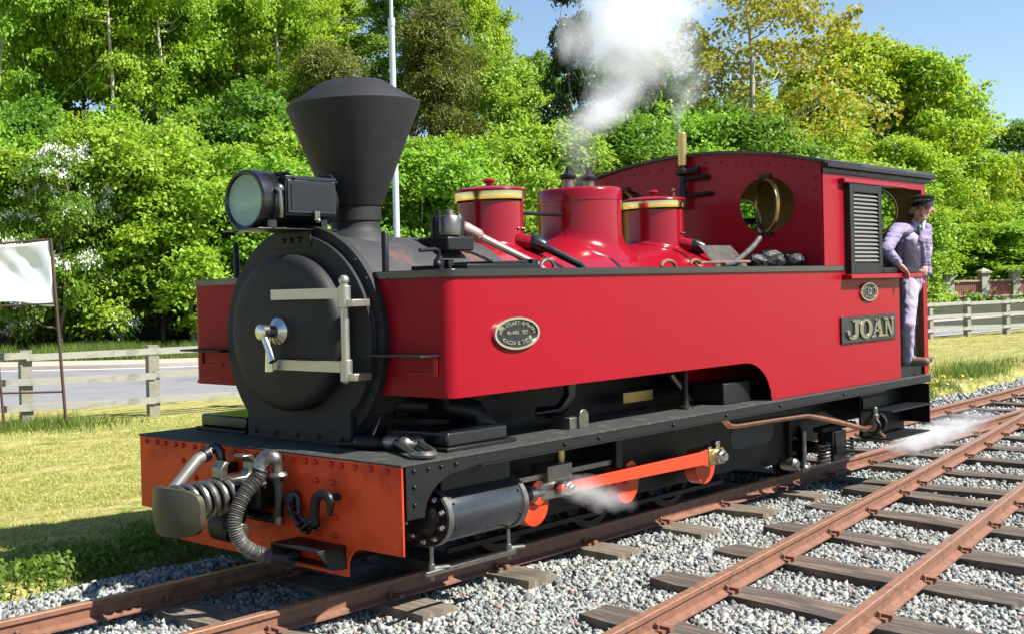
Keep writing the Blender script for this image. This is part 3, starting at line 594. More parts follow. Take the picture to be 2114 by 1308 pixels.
build('lifting_ring', MB().tube([(1.62+.07*math.cos(a), -.85, 1.752+.045*math.sin(a)) for a in np.linspace(0, math.pi, 10)], .011, 8), STEELD, tankn)
# lubricators on the boiler shoulder
la, lb_, lc = at(928, 470, y=-.38), at(905, 470, y=-.31), at(946, 466, y=-.36)
lub = build('lubricator', MB().lathe([(.03, 1.95), (.066, 1.965), (.07, 1.985), (.07, 2.065), (.06, 2.082), (.03, 2.088), (.026, 2.115), (.01, 2.125)], (la[0], la[1], 0), 'z', 18), STEELD, LO)
build('lubricator_pot', MB().lathe([(.045, 1.94), (.05, 2.05), (.04, 2.08), (.016, 2.09), (.015, 2.125)], (lb_[0], lb_[1], 0), 'z', 16), BLACKS, lub)
build('lubricator_valve', MB().lathe([(.036, 1.97), (.04, 2.05), (.03, 2.08), (.018, 2.10)], (lc[0], lc[1], 0), 'z', 16), BLACKS, lub)
build('lubricator_base', MB().box(lb_[0]-.07, lc[0]+.05, -.44, -.20, 1.87, 1.955), BLACKS, lub, bevel=.01)
build('oil_pipe', MB().tube([(1.46, -.36, 2.02), (1.55, -.40, 1.965), (1.70, -.50, 1.875), (1.9, -.60, 1.77), (1.95, -.63, 1.70)], [.034, .026, .022, .022, .022], 10).cone((1.47, -.36, 2.01), (1.545, -.40, 1.97), .045, .04), mat('pinkish pipe', (.42, .26, .24), .35, metal=.5), lub)
# --- plates
def flip_text(txt, size, origin, ext, mtl, parent, name='lettering'):
    cu = bpy.data.curves.new('t', 'FONT'); cu.body = txt; cu.size = size; cu.extrude = ext; cu.align_x = 'CENTER'; cu.align_y = 'CENTER'
    ob = bpy.data.objects.new('t', cu); COL.objects.link(ob); bpy.context.view_layer.update()
    me = bpy.data.meshes.new_from_object(ob); bpy.data.objects.remove(ob); bpy.data.curves.remove(cu)
    return me
def letters_arc(chars, cx, cz, ra, rb, a0, a1, size, y, inward):
    mb = MB(); n = len(chars)
    for i, ch in enumerate(chars):
        if ch == ' ': continue
        a = a0+(a1-a0)*i/(n-1); me = flip_text(ch, size, None, .004, None, None)
        px_, pz_ = cx+ra*math.cos(R(a)), cz+rb*math.sin(R(a)); tx, tz = -ra*math.sin(R(a)), rb*math.cos(R(a))
        l = math.hypot(tx, tz); tx, tz = tx/l, tz/l
        if tx < 0: tx, tz = -tx, -tz
        nx_, nz_ = -tz, tx
        mb.add([(px_+v.co.x*tx*1.1+v.co.y*nx_, y-v.co.z, pz_+v.co.x*tz*1.1+v.co.y*nz_) for v in me.vertices], [tuple(p.vertices) for p in me.polygons])
        bpy.data.meshes.remove(me)
    return mb
def text_line(txt, cx, cz, size, y, sx=1.0):
    me = flip_text(txt, size, None, .004, None, None)
    mb = MB().add([(cx+v.co.x*sx, y-v.co.z, cz+v.co.y) for v in me.vertices], [tuple(p.vertices) for p in me.polygons]); bpy.data.meshes.remove(me); return mb
PLATEB = mat('plate enamel black', (.012, .013, .018), .35, var=.2)
PLATEM = mat('polished plate metal', (.55, .53, .45), .28, metal=.85, var=.15)
def oval(a, b, cx, cz, n=48): return [(cx+a*math.cos(2*math.pi*i/n), cz+b*math.sin(2*math.pi*i/n)) for i in range(n)]
def oval_ring(mb, a, b, a2, b2, cx, cz, y0, y1, n=48):
    o1, o2 = oval(a, b, cx, cz, n), oval(a2, b2, cx, cz, n)
    vs = [(p[0], y0, p[1]) for p in o1]+[(p[0], y1, p[1]) for p in o1]+[(p[0], y1, p[1]) for p in o2]+[(p[0], y0, p[1]) for p in o2]
    return mb.add(vs, [(k*n+i, k*n+(i+1) % n, ((k+1) % 4)*n+(i+1) % n, ((k+1) % 4)*n+i) for k in range(4) for i in range(n)])
for s in (-1,):
    wp = build('works_plate', MB().prism(oval(.192, .082, .995, 1.388), 'y', -WT-.012, -WT-.001), PLATEB, LO)
    build('plate_rim', oval_ring(MB(), .205, .088, .188, .077, .995, 1.388, -WT-.001, -WT-.020), PLATEM, wp)
    tx = letters_arc('KERR,STUART & Co LTD', .995, 1.388, .152, .056, 172, 8, .031, -WT-.014, 0)
    t2 = letters_arc('LONDON & STOKE', .995, 1.388, .150, .054, 214, 326, .031, -WT-.014, 1); tx.add(t2.v, t2.f)
    t2 = text_line('No 4404 . 1927', .995, 1.391, .030, -WT-.014); tx.add(t2.v, t2.f)
    build('lettering', tx, PLATEM, wp, smooth=0)
np_ = build('number_plate', MB().prism(oval(.155, .068, 5.775, 1.528), 'y', -WT-.012, -WT-.001), PLATEB, LO)
build('plate_rim', oval_ring(MB(), .165, .074, .150, .065, 5.775, 1.528, -WT-.001, -WT-.018), PLATEM, np_)
tx = text_line('12', 5.775, 1.53, .075, -WT-.014, 1.25)
for a in (letters_arc('WELSHPOOL & LLANFAIR', 5.775, 1.528, .124, .048, 190, -10, .026, -WT-.014, 0), letters_arc('LIGHT RAILWAY', 5.775, 1.528, .122, .047, 218, 322, .026, -WT-.014, 1)): tx.add(a.v, a.f)
build('lettering', tx, PLATEM, np_, smooth=0)
nm = build('name_plate', MB().box(5.222, 6.312, -WT-.016, -WT-.001, 1.130, 1.339), PLATEB, LO, bevel=.003)
def joan():
    mb = MB(); y0, y1 = -WT-.030, -WT-.012; Zb, Zt = 1.158, 1.312; H = Zt-Zb
    def P(pl): mb.prism([(p[0], p[1]) for p in pl], 'y', y0, y1)
    def bx_(x0, x1, z0, z1): mb.box(x0, x1, y0, y1, z0, z1)
    sf = .016
    # J
    x = 5.352; bx_(x+.05, x+.20, Zt-sf, Zt); bx_(x+.09, x+.155, Zb+.045, Zt-sf)
    P([(x+.09, Zb+.045)] + [(x+.035+.055*math.cos(R(a)), Zb+.045-.03*math.sin(R(a))) for a in (20, 60, 90, 130)] + [(x-.03, Zb+.045), (x-.045, Zb+.035)] + [(x+.055+.10*math.cos(R(a)), Zb+.042-.045*math.sin(R(a))) for a in (170, 130, 100, 70, 40, 15)] + [(x+.155, Zb+.045)])
    mb.lathe([(.026, y0), (.026, y1)], (x-.025, 0, Zb+.05), 'y', 14)
    # O
    cx, cz = 5.662, (Zb+Zt)/2; n = 36
    o1 = [(cx+.125*math.cos(2*math.pi*i/n), cz+(H/2+.004)*math.sin(2*math.pi*i/n)) for i in range(n)]; o2 = [(cx+.058*math.cos(2*math.pi*i/n), cz+(H/2-.016)*math.sin(2*math.pi*i/n)) for i in range(n)]
    vs = [(p[0], y0, p[1]) for p in o1]+[(p[0], y1, p[1]) for p in o1]+[(p[0], y1, p[1]) for p in o2]+[(p[0], y0, p[1]) for p in o2]
    mb.add(vs, [(k*n+i, k*n+(i+1) % n, ((k+1) % 4)*n+(i+1) % n, ((k+1) % 4)*n+i) for k in range(4) for i in range(n)])
    # A
    x = 5.782; P([(x+.02, Zb+sf), (x+.11, Zt), (x+.15, Zt), (x+.115, Zt-.02), (x+.05, Zb+sf)]); P([(x+.145, Zb+sf), (x+.09, Zt-.012), (x+.11, Zt), (x+.15, Zt), (x+.215, Zb+sf)])
    bx_(x-.015, x+.075, Zb, Zb+sf); bx_(x+.12, x+.24, Zb, Zb+sf); bx_(x+.07, x+.155, Zb+.045, Zb+.062)
    # N
    x = 6.035; bx_(x+.02, x+.048, Zb+sf, Zt-sf); bx_(x+.155, x+.18, Zb, Zt-sf); bx_(x-.012, x+.075, Zt-sf, Zt); bx_(x-.012, x+.075, Zb, Zb+sf); bx_(x+.125, x+.205, Zt-sf, Zt)
    P([(x+.02, Zt-sf), (x+.075, Zt-sf), (x+.18, Zb), (x+.13, Zb)])
    return mb
build('lettering', joan(), mat('weathered brass letters', (.36, .33, .25), .32, metal=.85, var=.15), nm, bevel=.002)
# --- cab
def roofz(y): return 2.695-.155*(y/1.06)**2
wy, wz, wr = .62, 2.24, .222
def window_patch(mb, x0, x1, yc2, zc2, hw, hh, r, n=48):
    vs = []; sq = []
    for i in range(n):
        a = 2*math.pi*i/n; c, s_ = math.cos(a), math.sin(a); k = min(hw/abs(c) if abs(c) > 1e-6 else 1e9, hh/abs(s_) if abs(s_) > 1e-6 else 1e9)
        sq.append((yc2+k*c, zc2+k*s_))
    for sy in (-1, 1):                      # put a vertex exactly on each corner of the square
        for sz2 in (-1, 1):
            q = (yc2+sy*hw, zc2+sz2*hh); i = min(range(n), key=lambda t: math.hypot(sq[t][0]-q[0], sq[t][1]-q[1])); sq[i] = q
    ci = [(yc2+r*math.cos(2*math.pi*i/n), zc2+r*math.sin(2*math.pi*i/n)) for i in range(n)]
    vs = [(x0, *p) for p in sq]+[(x0, *p) for p in ci]+[(x1, *p) for p in ci]+[(x1, *p) for p in sq]
    mb.add(vs, [(k*n+i, k*n+(i+1) % n, (k+1)*n+(i+1) % n, (k+1)*n+i) for k in range(3) for i in range(n)])
def end_sheet(x0, x1, zlow):
    mb = MB(); hw = .30; hh = .25; WI = WT-.0105
    for s in (-1, 1): window_patch(mb, x0, x1, s*wy, wz, hw, hh, wr)
    for a, b, c, d in ((-WI, -wy-hw, wz-hh, wz+hh), (-wy+hw, wy-hw, wz-hh, wz+hh), (wy+hw, WI, wz-hh, wz+hh), (-WI, WI, zlow, wz-hh)): mb.box(x0, x1, a, b, c, d)
    yy_ = np.linspace(-WI, WI, 25); mb.prism([(y, wz+hh) for y in (WI, -WI)] + [(y, roofz(y)-.004) for y in yy_], 'x', x0, x1)
    return mb
cab = build('cab_front', end_sheet(XC-.006, XC+.006, 1.0), REDDIRT, LO, smooth=20)
build('cab_front_lining', end_sheet(XC+.008, XC+.016, 1.0), TAN, cab, smooth=20)
rear = build('cab_rear', end_sheet(XE-.006, XE+.006, HF), REDDIRT, LO, smooth=20)
build('cab_rear_lining', end_sheet(XE-.02, XE-.008, HF+.08), TAN, rear, smooth=20)
for xx, par in ((XC, cab), (XE, rear)):
    for s in (-1, 1):
        # pivoted round window, turned half open
        wn = build('round_window', MB().lathe([(.205, -.012), (.222, -.012), (.222, .012), (.205, .012), (.205, -.012)], (0, 0, 0), 'x', 40, caps=False), BRASSD, None); wn.parent = LO
        wn.location = Vector((xx, s*wy, wz))-root_off(par); wn.rotation_euler = (0, 0, R(-42 if xx == XC else 0)); wn.scale = (1, .97, .97)
        gl = build('window_glass', MB().lathe([(.204, -.003), (.204, .003)], (0, 0, 0), 'x', 40), GLASS, None); gl.parent = wn
        build('window_pivot', MB().box(xx-.03, xx+.03, s*wy-.045, s*wy+.045, wz+.215, wz+.245), BLACKS, par); build('window_pivot', MB().box(xx-.03, xx+.03, s*wy-.05, s*wy+.05, wz-.25, wz-.215), BLACKS, par)
riv = MB()
for z in np.arange(1.85, 2.5, .095): riv.ball((XC-.007, -WT+.06, z), .012, 8, 5)
for y in np.arange(-.9, 1.0, .13): riv.ball((XC-.007, y, roofz(y)-.07), .010, 8, 5)
build('cab_rivets', riv, REDDIRT, cab, kind='stuff')
for s in (-1, 1):
    side = [(XC+.0005, HF+.003), (6.4415, HF+.003), (6.4415, 1.665), (5.335, 1.665), (5.335, 2.40), (6.985, 2.40), (6.985, HF+.003), (XE+.006, HF+.003), (XE+.006, 2.535), (XC+.0005, 2.535)]
    cs = build('cab_side', MB().prism(side, 'y', s*(WT-.010), s*WT), RED if s < 0 else REDDIRT, LO)
    ins = [(XC+.02, .9), (6.43, .9), (6.43, 1.65), (5.345, 1.65), (5.345, 2.41), (6.995, 2.41), (6.995, .9), (XE-.02, .9), (XE-.02, 2.50), (XC+.02, 2.50)]
    build('cab_side_lining', MB().prism(ins, 'y', s*(WT-.02), s*(WT-.012)), TAN, cs)
    yo = lambda a, b: (min(s*a, s*b), max(s*a, s*b))
    build('window_runner', MB().box(5.25, 6.53, *yo(WT, WT+.05), 2.39, 2.428), REDDIRT, cs, bevel=.008)
    build('window_sill', MB().box(5.285, 6.77, *yo(WT, WT+.075), 1.632, 1.672), REDDIRT, cs, bevel=.008)
    build('sill_cap', MB().box(5.98, 6.76, *yo(WT-.05, WT+.05), 1.674, 1.72), BLACKS, cs, bevel=.006)
    lv = build('louvre_frame', MB().box(5.356, 5.43, *yo(WT+.004, WT+.045), 1.674, 2.388).box(5.915, 5.985, *yo(WT+.004, WT+.045), 1.674, 2.388).box(5.43, 5.915, *yo(WT+.004, WT+.045), 1.674, 1.76).box(5.43, 5.915, *yo(WT+.004, WT+.045), 2.325, 2.388).box(5.43, 5.915, *yo(WT+.004, WT+.012), 1.76, 2.325), BLACKS, LO, bevel=.003)
    slm = MB().hexa([(5.43, 0, -.012), (5.915, 0, -.012), (5.915, .022, .005), (5.43, .022, .005)], [(5.43, 0, -.006), (5.915, 0, -.006), (5.915, .022, .011), (5.43, .022, .011)])
    slme = bpy.data.meshes.new('slat'); slme.from_pydata([(a-5.67, b, c) for a, b, c in slm.v], [], slm.f); slme.update(); slme.materials.append(GREYP)
    for k in range(17):
        place('slat', slme, lv, (5.672, s*(WT+.04), 1.785+k*.0325), (0, 0, 0 if s < 0 else math.pi))
ys_ = np.linspace(-1.10, 1.10, 25)
rp = [(y, roofz(y)+.022) for y in ys_] + [(y, roofz(y)) for y in ys_[::-1]]
ROOFM = mat('roof dark grey', (.035, .034, .036), .6, var=.3, scale=6, col2=(.09, .085, .08), c2scale=4, c2amt=.4)
rf = build('roof', MB().prism(rp, 'x', XC-.05, 7.215), ROOFM, LO, smooth=30)
for s in (-1, 1): build('roof_angle', MB().box(XC-.02, 7.2, min(s*WT, s*(WT+.05)), max(s*WT, s*(WT+.05)), 2.500, 2.532).box(XC-.02, 7.2, min(s*(WT+.001), s*(WT+.012)), max(s*(WT+.001), s*(WT+.012)), 2.46, 2.5), BLACKS, rf, bevel=.003)
build('cab_floor', MB().box(XC+.02, XE-.02, -WT+.02, WT-.02, HF+.002, .872), BLACKS, LO)
build('backhead', MB().lathe([(.50, XC+.02), (.50, XC+.5)], (0, 0, 1.45), 'x', 32).box(5.0, 5.45, -.5, .5, .87, 1.45), BLACKS, LO)
build('regulator_gear', MB().tube([(5.5, -.1, 1.75), (5.6, -.1, 1.9), (5.6, -.25, 1.8)], .025, 8).tube([(5.48, -.3, 1.9), (5.52, -.3, 2.15), (5.52, .3, 2.15)], .03, 8), STEELD, LO)
build('handrail', MB().tube([(6.90, -WT+.06, .88), (6.90, -WT+.06, 1.7)], .022, 10), BLACKS, LO)
# cab steps
for s in (-1, 1):
    yo = lambda a, b: (min(s*a, s*b), max(s*a, s*b))
    stp = build('cab_steps', MB().box(6.06, 7.0, *yo(.86, .875), .30, .70).box(6.985, 7.0, *yo(.6, W), .36, .70), FRAME, LO)
    for z, xa in ((.535, 6.08), (.305, 6.06)):
        build('tread', MB().box(xa, 6.97 if z > .5 else 6.9, *yo(.875, W+.03), z-.012, z).box(xa, 6.6, *yo(.876, .89), z, z+.095), BLACKS, stp, bevel=.002)
# --- small fittings on the footplate
for s in (-1, 1):
    yo = lambda a, b: (min(s*a, s*b), max(s*a, s*b))
    ax = (.515, 1.035) if s < 0 else (.40, .86)
    bxo = build('footplate_box', MB().box(ax[0], ax[1], *yo(.52, .965), HF+.022, .880), BLACK, LO, bevel=.014, bseg=3)
    build('box_plinth', MB().box(ax[0]-.03, ax[1]+.06, *yo(.50, .985), HF+.001, HF+.022), BLACKS, bxo, bevel=.004)
build('steam_pipe', MB().tube([(.75, -.40, .98), (.95, -.62, .965), (1.06, -.72, .93), (1.10, -.76, .85), (1.10, -.78, .79)], [.075, .075, .075, .07, .07], 14), BLACKS, LO)
build('feed_pipe', MB().tube([(2.05, -.70, 1.08), (2.05, -.70, .95), (2.0, -.66, .86), (1.9, -.55, .84)], .04, 12), BLACK, LO)
build('tank_balance_pipe', MB().tube([(.8, -.7, 1.08), (.82, -.68, 1.0), (.9, -.5, .95)], .045, 12), BLACKS, LO)
build('tank_stand', MB().lathe([(.055, HF), (.05, HF+.015), (.025, HF+.03), (.02, HF+.06), (.02, ZB-.02), (.03, ZB)], (3.185, -.86, 0), 'z', 14), BLACKS, LO)
build('footplate_bracket', MB().prism([(1.80, HF), (1.90, HF), (1.90, .845)] + arc(1.85, .845, .05, 20, 160, 6) + [(1.80, .845)], 'y', -.93, -.915).box(1.72, 1.88, -.915, -.78, HF, .85), STEELD, LO, bevel=.003)
build('firebox_plate', MB().box(2.84, 3.22, -.60, -.595, .83, .90), BRASSD, LO)
build('toolbox', MB().box(3.55, 3.95, -.95, -.72, HF+.001, .93), BLACKS, LO, bevel=.006)
build('reversing_rod', MB().tube([(3.35, -.66, 1.0), (3.55, -.70, .80)], .025, 8), STEELD, LO)
# injector and copper pipe
cp = build('copper_pipe', MB().tube([(3.40, -.98, .74), (3.45, -1.0, .685), (3.51, -1.0, .648), (3.60, -1.0, .638), (4.2, -1.0, .627), (4.70, -1.0, .614), (4.76, -1.0, .608), (5.25, -1.0, .52), (5.74, -1.0, .42), (5.82, -1.0, .405), (5.98, -1.0, .412)], .022, 12), COPPER, LO)
inj = build('injector', MB().lathe([(.03, 5.92), (.055, 5.925), (.055, 5.965), (.035, 5.97), (.04, 6.04), (.06, 6.045), (.06, 6.09), (.03, 6.1)], (0, -1.0, .425), 'x', 12).lathe([(.03, .44), (.035, .50), (.022, .51), (.022, .56), (.012, .57)], (6.03, -1.0, 0), 'z', 10), STEELD, LO)
build('overflow_pipe', MB().tube([(6.05, -1.0, .40), (6.12, -1.0, .34), (6.22, -1.0, .29), (6.29, -1.0, .255)], .018, 8), COPPER, inj)
build('injector_wheels', MB().lathe([(.065, 5.93), (.07, 5.945), (.065, 5.96)], (0, -1.01, .42), 'x', 16).lathe([(.07, 6.04), (.075, 6.06), (.07, 6.08)], (0, -1.01, .445), 'x', 16), BLACKS, inj)
# trailing truck springs
for s in (-1, 1):
    sp2 = MB(); sp_ = MB(); x = 5.97; sp2.tube([(x+.045*math.cos(2*math.pi*t), s*.80+.045*math.sin(2*math.pi*t), .13+.028*t) for t in np.linspace(0, 6, 84)], .009, 6)
    for x in (5.50,): sp_.tube([(x+.045*math.cos(2*math.pi*t), s*.80+.045*math.sin(2*math.pi*t), .13+.028*t) for t in np.linspace(0, 6, 84)], .009, 6)
    tr = build('truck_spring', sp_, STEELD, LO)
    build('coil_spring', sp2, STEELD, tr)
    build('axle_box', MB().box(5.62, 5.86, min(s*.70, s*.83), max(s*.70, s*.83), .14, .39), FRAME, tr, bevel=.01)
    build('axle_box_cover', MB().box(5.64, 5.84, min(s*.83, s*.845), max(s*.83, s*.845), .20, .39), BLACKS, tr, bevel=.008)
    build('truck_beam', MB().box(5.40, 6.05, min(s*.76, s*.84), max(s*.76, s*.84), .40, .44).box(5.2, 5.25, min(s*.62, s*.66), max(s*.62, s*.66), .12, .5), FRAME, tr, bevel=.004)
    build('truck_link', MB().lathe([(.05, s*.70), (.05, s*.80), (.035, s*.82)], (4.98, 0, .19), 'y', 14), STEELD, tr); build('hanger_link', MB().tube([(5.28, s*.74, .12), (5.28, s*.74, .42)], .018, 8).ball((5.28, s*.74, .12), .035), STEELD, tr)
# --- front coupling gear
bh = MB(); ny, nz = 17, 11; vs = []; prs = []
def bufpt(u, v, back):
    # rounded rectangle, bowed about z
    a, b = .205, .128; e = 3.6
    s_ = (abs(u)**e+abs(v)**e)**(1/e) or 1; m_ = max(abs(u), abs(v)); k = m_/s_ if s_ else 1
    y, z = u*k*a, v*k*b; return (-.665+.10*(y/a)**2*1.0+.02*(z/b)**2+(.035 if back else 0), y, .505+z)
for back in (0, 1):
    for i in range(ny):
        for j in range(nz): vs.append(bufpt(-1+2*i/(ny-1), -1+2*j/(nz-1), back))
fs = []
for i in range(ny-1):
    for j in range(nz-1):
        q = i*nz+j; fs += [(q, q+1, q+nz+1, q+nz), (ny*nz+q, ny*nz+q+nz, ny*nz+q+nz+1, ny*nz+q+1)]
rim = [i*nz for i in range(ny)] + [(ny-1)*nz+j for j in range(1, nz)] + [i*nz+nz-1 for i in range(ny-2, -1, -1)] + [j for j in range(nz-2, 0, -1)]
for k in range(len(rim)): a, b = rim[k], rim[(k+1) % len(rim)]; fs.append((a, b, b+ny*nz, a+ny*nz))
cpl = build('centre_buffer', bh.add(vs, fs), OLIVE, LO, smooth=40)
build('buffer_spring', MB().tube([(-.575+.355*t/5.5, .085*math.cos(2*math.pi*t), .535+.085*math.sin(2*math.pi*t)) for t in np.linspace(0, 5.5, 120)], .021, 10), STEELD, cpl)
build('buffer_shank', MB().lathe([(.06, -.63), (.06, -.22), (.10, -.21), (.10, -.14), (.07, -.13), (.07, .0)], (0, 0, .535), 'x', 20), BLACKS, cpl)
hk = MB()
hp = [(-.17, .60), (-.245, .60), (-.285, .64), (-.285, .70), (-.25, .735), (-.215, .725), (-.245, .69), (-.24, .655), (-.20, .638), (-.10, .638), (-.06, .665), (-.055, .71), (-.09, .735), (-.13, .738), (-.12, .755), (-.05, .752), (-.015, .71), (-.02, .64), (-.06, .605)]
hk.prism(hp, 'y', -.045, .04); hk.box(-.215, -.12, -.075, .075, .50, .61)
build('coupling_hook', hk, STEELD, cpl, bevel=.008)
build('coupling_link', MB().prism([(-.20, .56), (-.13, .56), (-.13, .40)] + arc(-.23, .36, .07, 0, -180, 8) + [(-.30, .40)], 'y', -.07, .07).lathe([(.045, -.10), (.045, .10)], (-.23, 0, .36), 'y', 16), BLACKS, cpl, bevel=.008)
build('link_pin', MB().lathe([(.04, -.155), (.045, -.15), (.045, -.10)], (-.23, 0, .36), 'y', 16), STEELD, cpl)
build('draw_box', MB().box(-.13, 0, -.17, .10, .46, .62), BLACKS, cpl, bevel=.02)
def smooth_path(pts, n=60):
    P = np.array(pts, float); t = np.linspace(0, len(P)-1, n); out = []
    for v in t:
        i = min(int(v), len(P)-2); u = v-i; p0, p1, p2, p3 = P[max(i-1, 0)], P[i], P[i+1], P[min(i+2, len(P)-1)]
        out.append(tuple(.5*(2*p1+(p2-p0)*u+(2*p0-5*p1+4*p2-p3)*u*u+(3*p1-p0-3*p2+p3)*u**3)))
    return out
hpth = smooth_path([(-.14, -.215, .70), (-.17, -.205, .64), (-.24, -.20, .585), (-.30, -.20, .51), (-.335, -.205, .425), (-.31, -.22, .33), (-.235, -.25, .265), (-.15, -.29, .238)], 260)
hs = build('vacuum_hose', MB().tube(hpth, [.037+.006*math.sin(i*2*math.pi/4.6) for i in range(260)], 16), HOSE, LO, smooth=80)
build('hose_elbow', MB().tube(smooth_path([(-.085, -.285, .40), (-.085, -.285, .66), (-.09, -.28, .735), (-.11, -.25, .76), (-.135, -.218, .735), (-.145, -.213, .70)], 26), [.026]*9+[.030, .036, .042]+[.044]*14, 14).lathe([(.05, .655), (.054, .665), (.045, .68)], (-.085, -.285, 0), 'z', 16), STEELD, hs)
build('hose_clip', MB().tube(hpth[3:9], .047, 14).box(-.16, -.13, -.16, -.13, .67, .70), STEEL, hs)
build('vacuum_pipe', MB().tube(smooth_path([(-.085, -.285, .66), (-.085, -.285, .47), (-.08, -.27, .43), (-.07, -.2, .42), (-.06, .02, .42), (-.04, .08, .43), (.0, .08, .44)], 30), .029, 12), BLACK, hs)
build('hose_end', MB().tube([(-.16, -.285, .242), (-.11, -.31, .232), (-.02, -.34, .225)], [.042, .044, .04], 14).lathe([(.055, -.01), (.055, .02)], (-.10, -.315, .23), 'y', 14).lathe([(.05, -.015), (.05, .015)], (-.055, -.33, .228), 'y', 14).tube([(-.10, -.315, .19), (-.07, -.32, .165), (-.04, -.335, .18)], .016, 8), RUBBER, hs)
lh = build('steam_heat_hose', MB().tube([(-.125, .25, .742), (-.21, .25, .715), (-.30, .25, .64), (-.40, .25, .555), (-.44, .25, .52)], .034, 14), HOSE, LO)
build('hose_elbow', MB().tube(smooth_path([(-.05, .21, .63), (-.065, .215, .70), (-.075, .23, .76), (-.10, .25, .765), (-.14, .25, .74)], 20), .03, 12).box(-.08, 0, .14, .20, .63, .69), BLACK, lh)
build('hose_clip', MB().tube([(-.135, .25, .742), (-.165, .25, .73)], .042, 12).tube([(-.41, .25, .545), (-.45, .26, .50)], .042, 12).tube([(-.2, .33, .55), (-.24, .36, .53), (-.25, .40, .52)], .025, 8), BLACKS, lh)
# chain with hook
ch = build('safety_chain', MB().tube([(-.0, -.345, .555), (-.04, -.345, .565), (-.05, -.345, .53), (-.02, -.345, .51), (0, -.345, .52)], .02, 8), BLACK, LO)
def link(c, d, up, L_=.062, w_=.028, r_=.0135):
    d = Vector(d).normalized(); u_ = Vector(up); u_ = (u_-d*u_.dot(d)).normalized(); c = Vector(c); pts = []
    for i in range(20):
        a = 2*math.pi*i/20; x_, y_ = math.cos(a), math.sin(a); pts.append(c+d*(x_*w_+math.copysign(L_-w_, x_) if abs(x_) > .01 else 0)+u_*(y_*w_))
    return MB().tube(pts, r_, 8, closed=True)
cpts = [(-.045, -.352, .545), (-.06, -.378, .475), (-.065, -.425, .425), (-.07, -.485, .405), (-.075, -.545, .445)]
for i in range(len(cpts)-1):
    a, b = Vector(cpts[i]), Vector(cpts[i+1]); d = b-a
    build('link', link((a+b)/2, d, (1, 0, 0) if i % 2 else (0, .6, .8), d.length/2+.02), BLACK, ch)
build('chain_hook', MB().tube(smooth_path([(-.075, -.545, .43), (-.08, -.555, .50), (-.08, -.565, .56), (-.08, -.60, .592), (-.08, -.65, .59), (-.08, -.672, .565), (-.08, -.67, .515), (-.08, -.665, .49)], 30), [.026]*18+list(np.linspace(.026, .010, 12)), 10).tube([(-.0, -.66, .575), (-.08, -.64, .59)], .018, 8).ball((-.075, -.545, .435), .032), BLACKS, ch)
# lamp iron box on the beam
lb = MB().hexa([(-.19, -.365, .285), (-.0, -.34, .275), (-.0, -.70, .20), (-.11, -.70, .215)], [(-.21, -.36, .315), (-.0, -.34, .335), (-.0, -.70, .318), (-.20, -.70, .312)])
build('guard_box', MB().box(-.21, 0, -.70, -.345, .318, .328).hexa([(-.20, -.355, .27), (0, -.355, .22), (0, -.345, .22), (-.20, -.345, .27)], [(-.21, -.355, .318), (0, -.355, .318), (0, -.345, .318), (-.21, -.345, .318)]).hexa([(-.11, -.70, .215), (0, -.70, .205), (0, -.688, .205), (-.11, -.688, .215)], [(-.21, -.70, .318), (0, -.70, .318), (0, -.688, .318), (-.21, -.688, .318)]).box(-.09, 0, -.688, -.355, .21, .222), BLACKS, LO, bevel=.003)

# --- loose things carried on the engine
sc_ = thing('screw_coupling', (.30, -.75, HF), 'grey screw coupling with long shackle lying on the front corner of the footplate', 'coupling')
build('screw_bar', MB().cone((.27, -.40, HF+.025), (.33, -.56, HF+.03), .018, .022).cone((.32, -.53, HF+.03), (.40, -.72, HF+.035), .034, .034), BLACKS, sc_)
build('screw_boss', MB().cone((.315, -.525, HF+.035), (.345, -.60, HF+.035), .046, .046), BLACKS, sc_)
build('swivel_block', MB().cone((.37, -.69, HF+.045), (.43, -.72, HF+.045), .048, .048).cone((.36, -.80, HF+.045), (.44, -.82, HF+.045), .044, .044).cone((.40, -.70, HF+.045), (.40, -.82, HF+.045), .036, .036), STEELD, sc_, bevel=.004)
build('shackle', MB().tube(smooth_path([(.36, -.74, HF+.05), (.27, -.90, HF+.034), (.20, -1.01, HF+.024), (.215, -1.06, HF+.024), (.28, -1.06, HF+.024), (.36, -.97, HF+.03), (.44, -.80, HF+.05)], 30), .020, 10), STEELD, sc_)
build('toggle_bar', MB().tube([(.345, -.56, HF+.04), (.50, -.50, HF+.165)], .011, 8), STEEL, sc_)
sh = thing('coal_shovel', (4.1, -.72, 1.745), 'dark steel coal shovel propped on the tank top before the cab', 'shovel')
sv_ = [(3.80, 1.77), (4.45, 1.76), (4.40, 1.90), (4.36, 1.91), (3.84, 1.905), (3.80, 1.88)]
build('blade', MB().hexa([(3.82, -.78, 1.75), (4.43, -.74, 1.75), (4.43, -.736, 1.75), (3.82, -.776, 1.75)], [(3.80, -.66, 1.91), (4.36, -.62, 1.915), (4.36, -.616, 1.915), (3.80, -.656, 1.91)]), STEELD, sh)
build('shaft', MB().tube(smooth_path([(3.78, -.85, 1.765), (3.95, -.84, 1.775), (4.15, -.82, 1.83), (4.35, -.80, 1.90), (4.50, -.78, 1.965)], 20), .021, 10), STEELD, sh)
fi = thing('fire_iron', (3.4, -.88, 1.745), 'long rusty fire iron with looped handle lying along the tank top', 'fire iron')
build('iron_bar', MB().tube([(3.35, -.86, 1.775), (4.3, -.84, 1.785)], .011, 8).tube([(3.35+.07*math.cos(a), -.87, 1.765+.03*math.sin(a)) for a in np.linspace(0, math.pi, 10)], .011, 8).tube([(2.93+.09*math.cos(a), -.9, 1.75+.04*math.sin(a)) for a in np.linspace(0, math.pi, 10)], .012, 8), RAILM, fi)
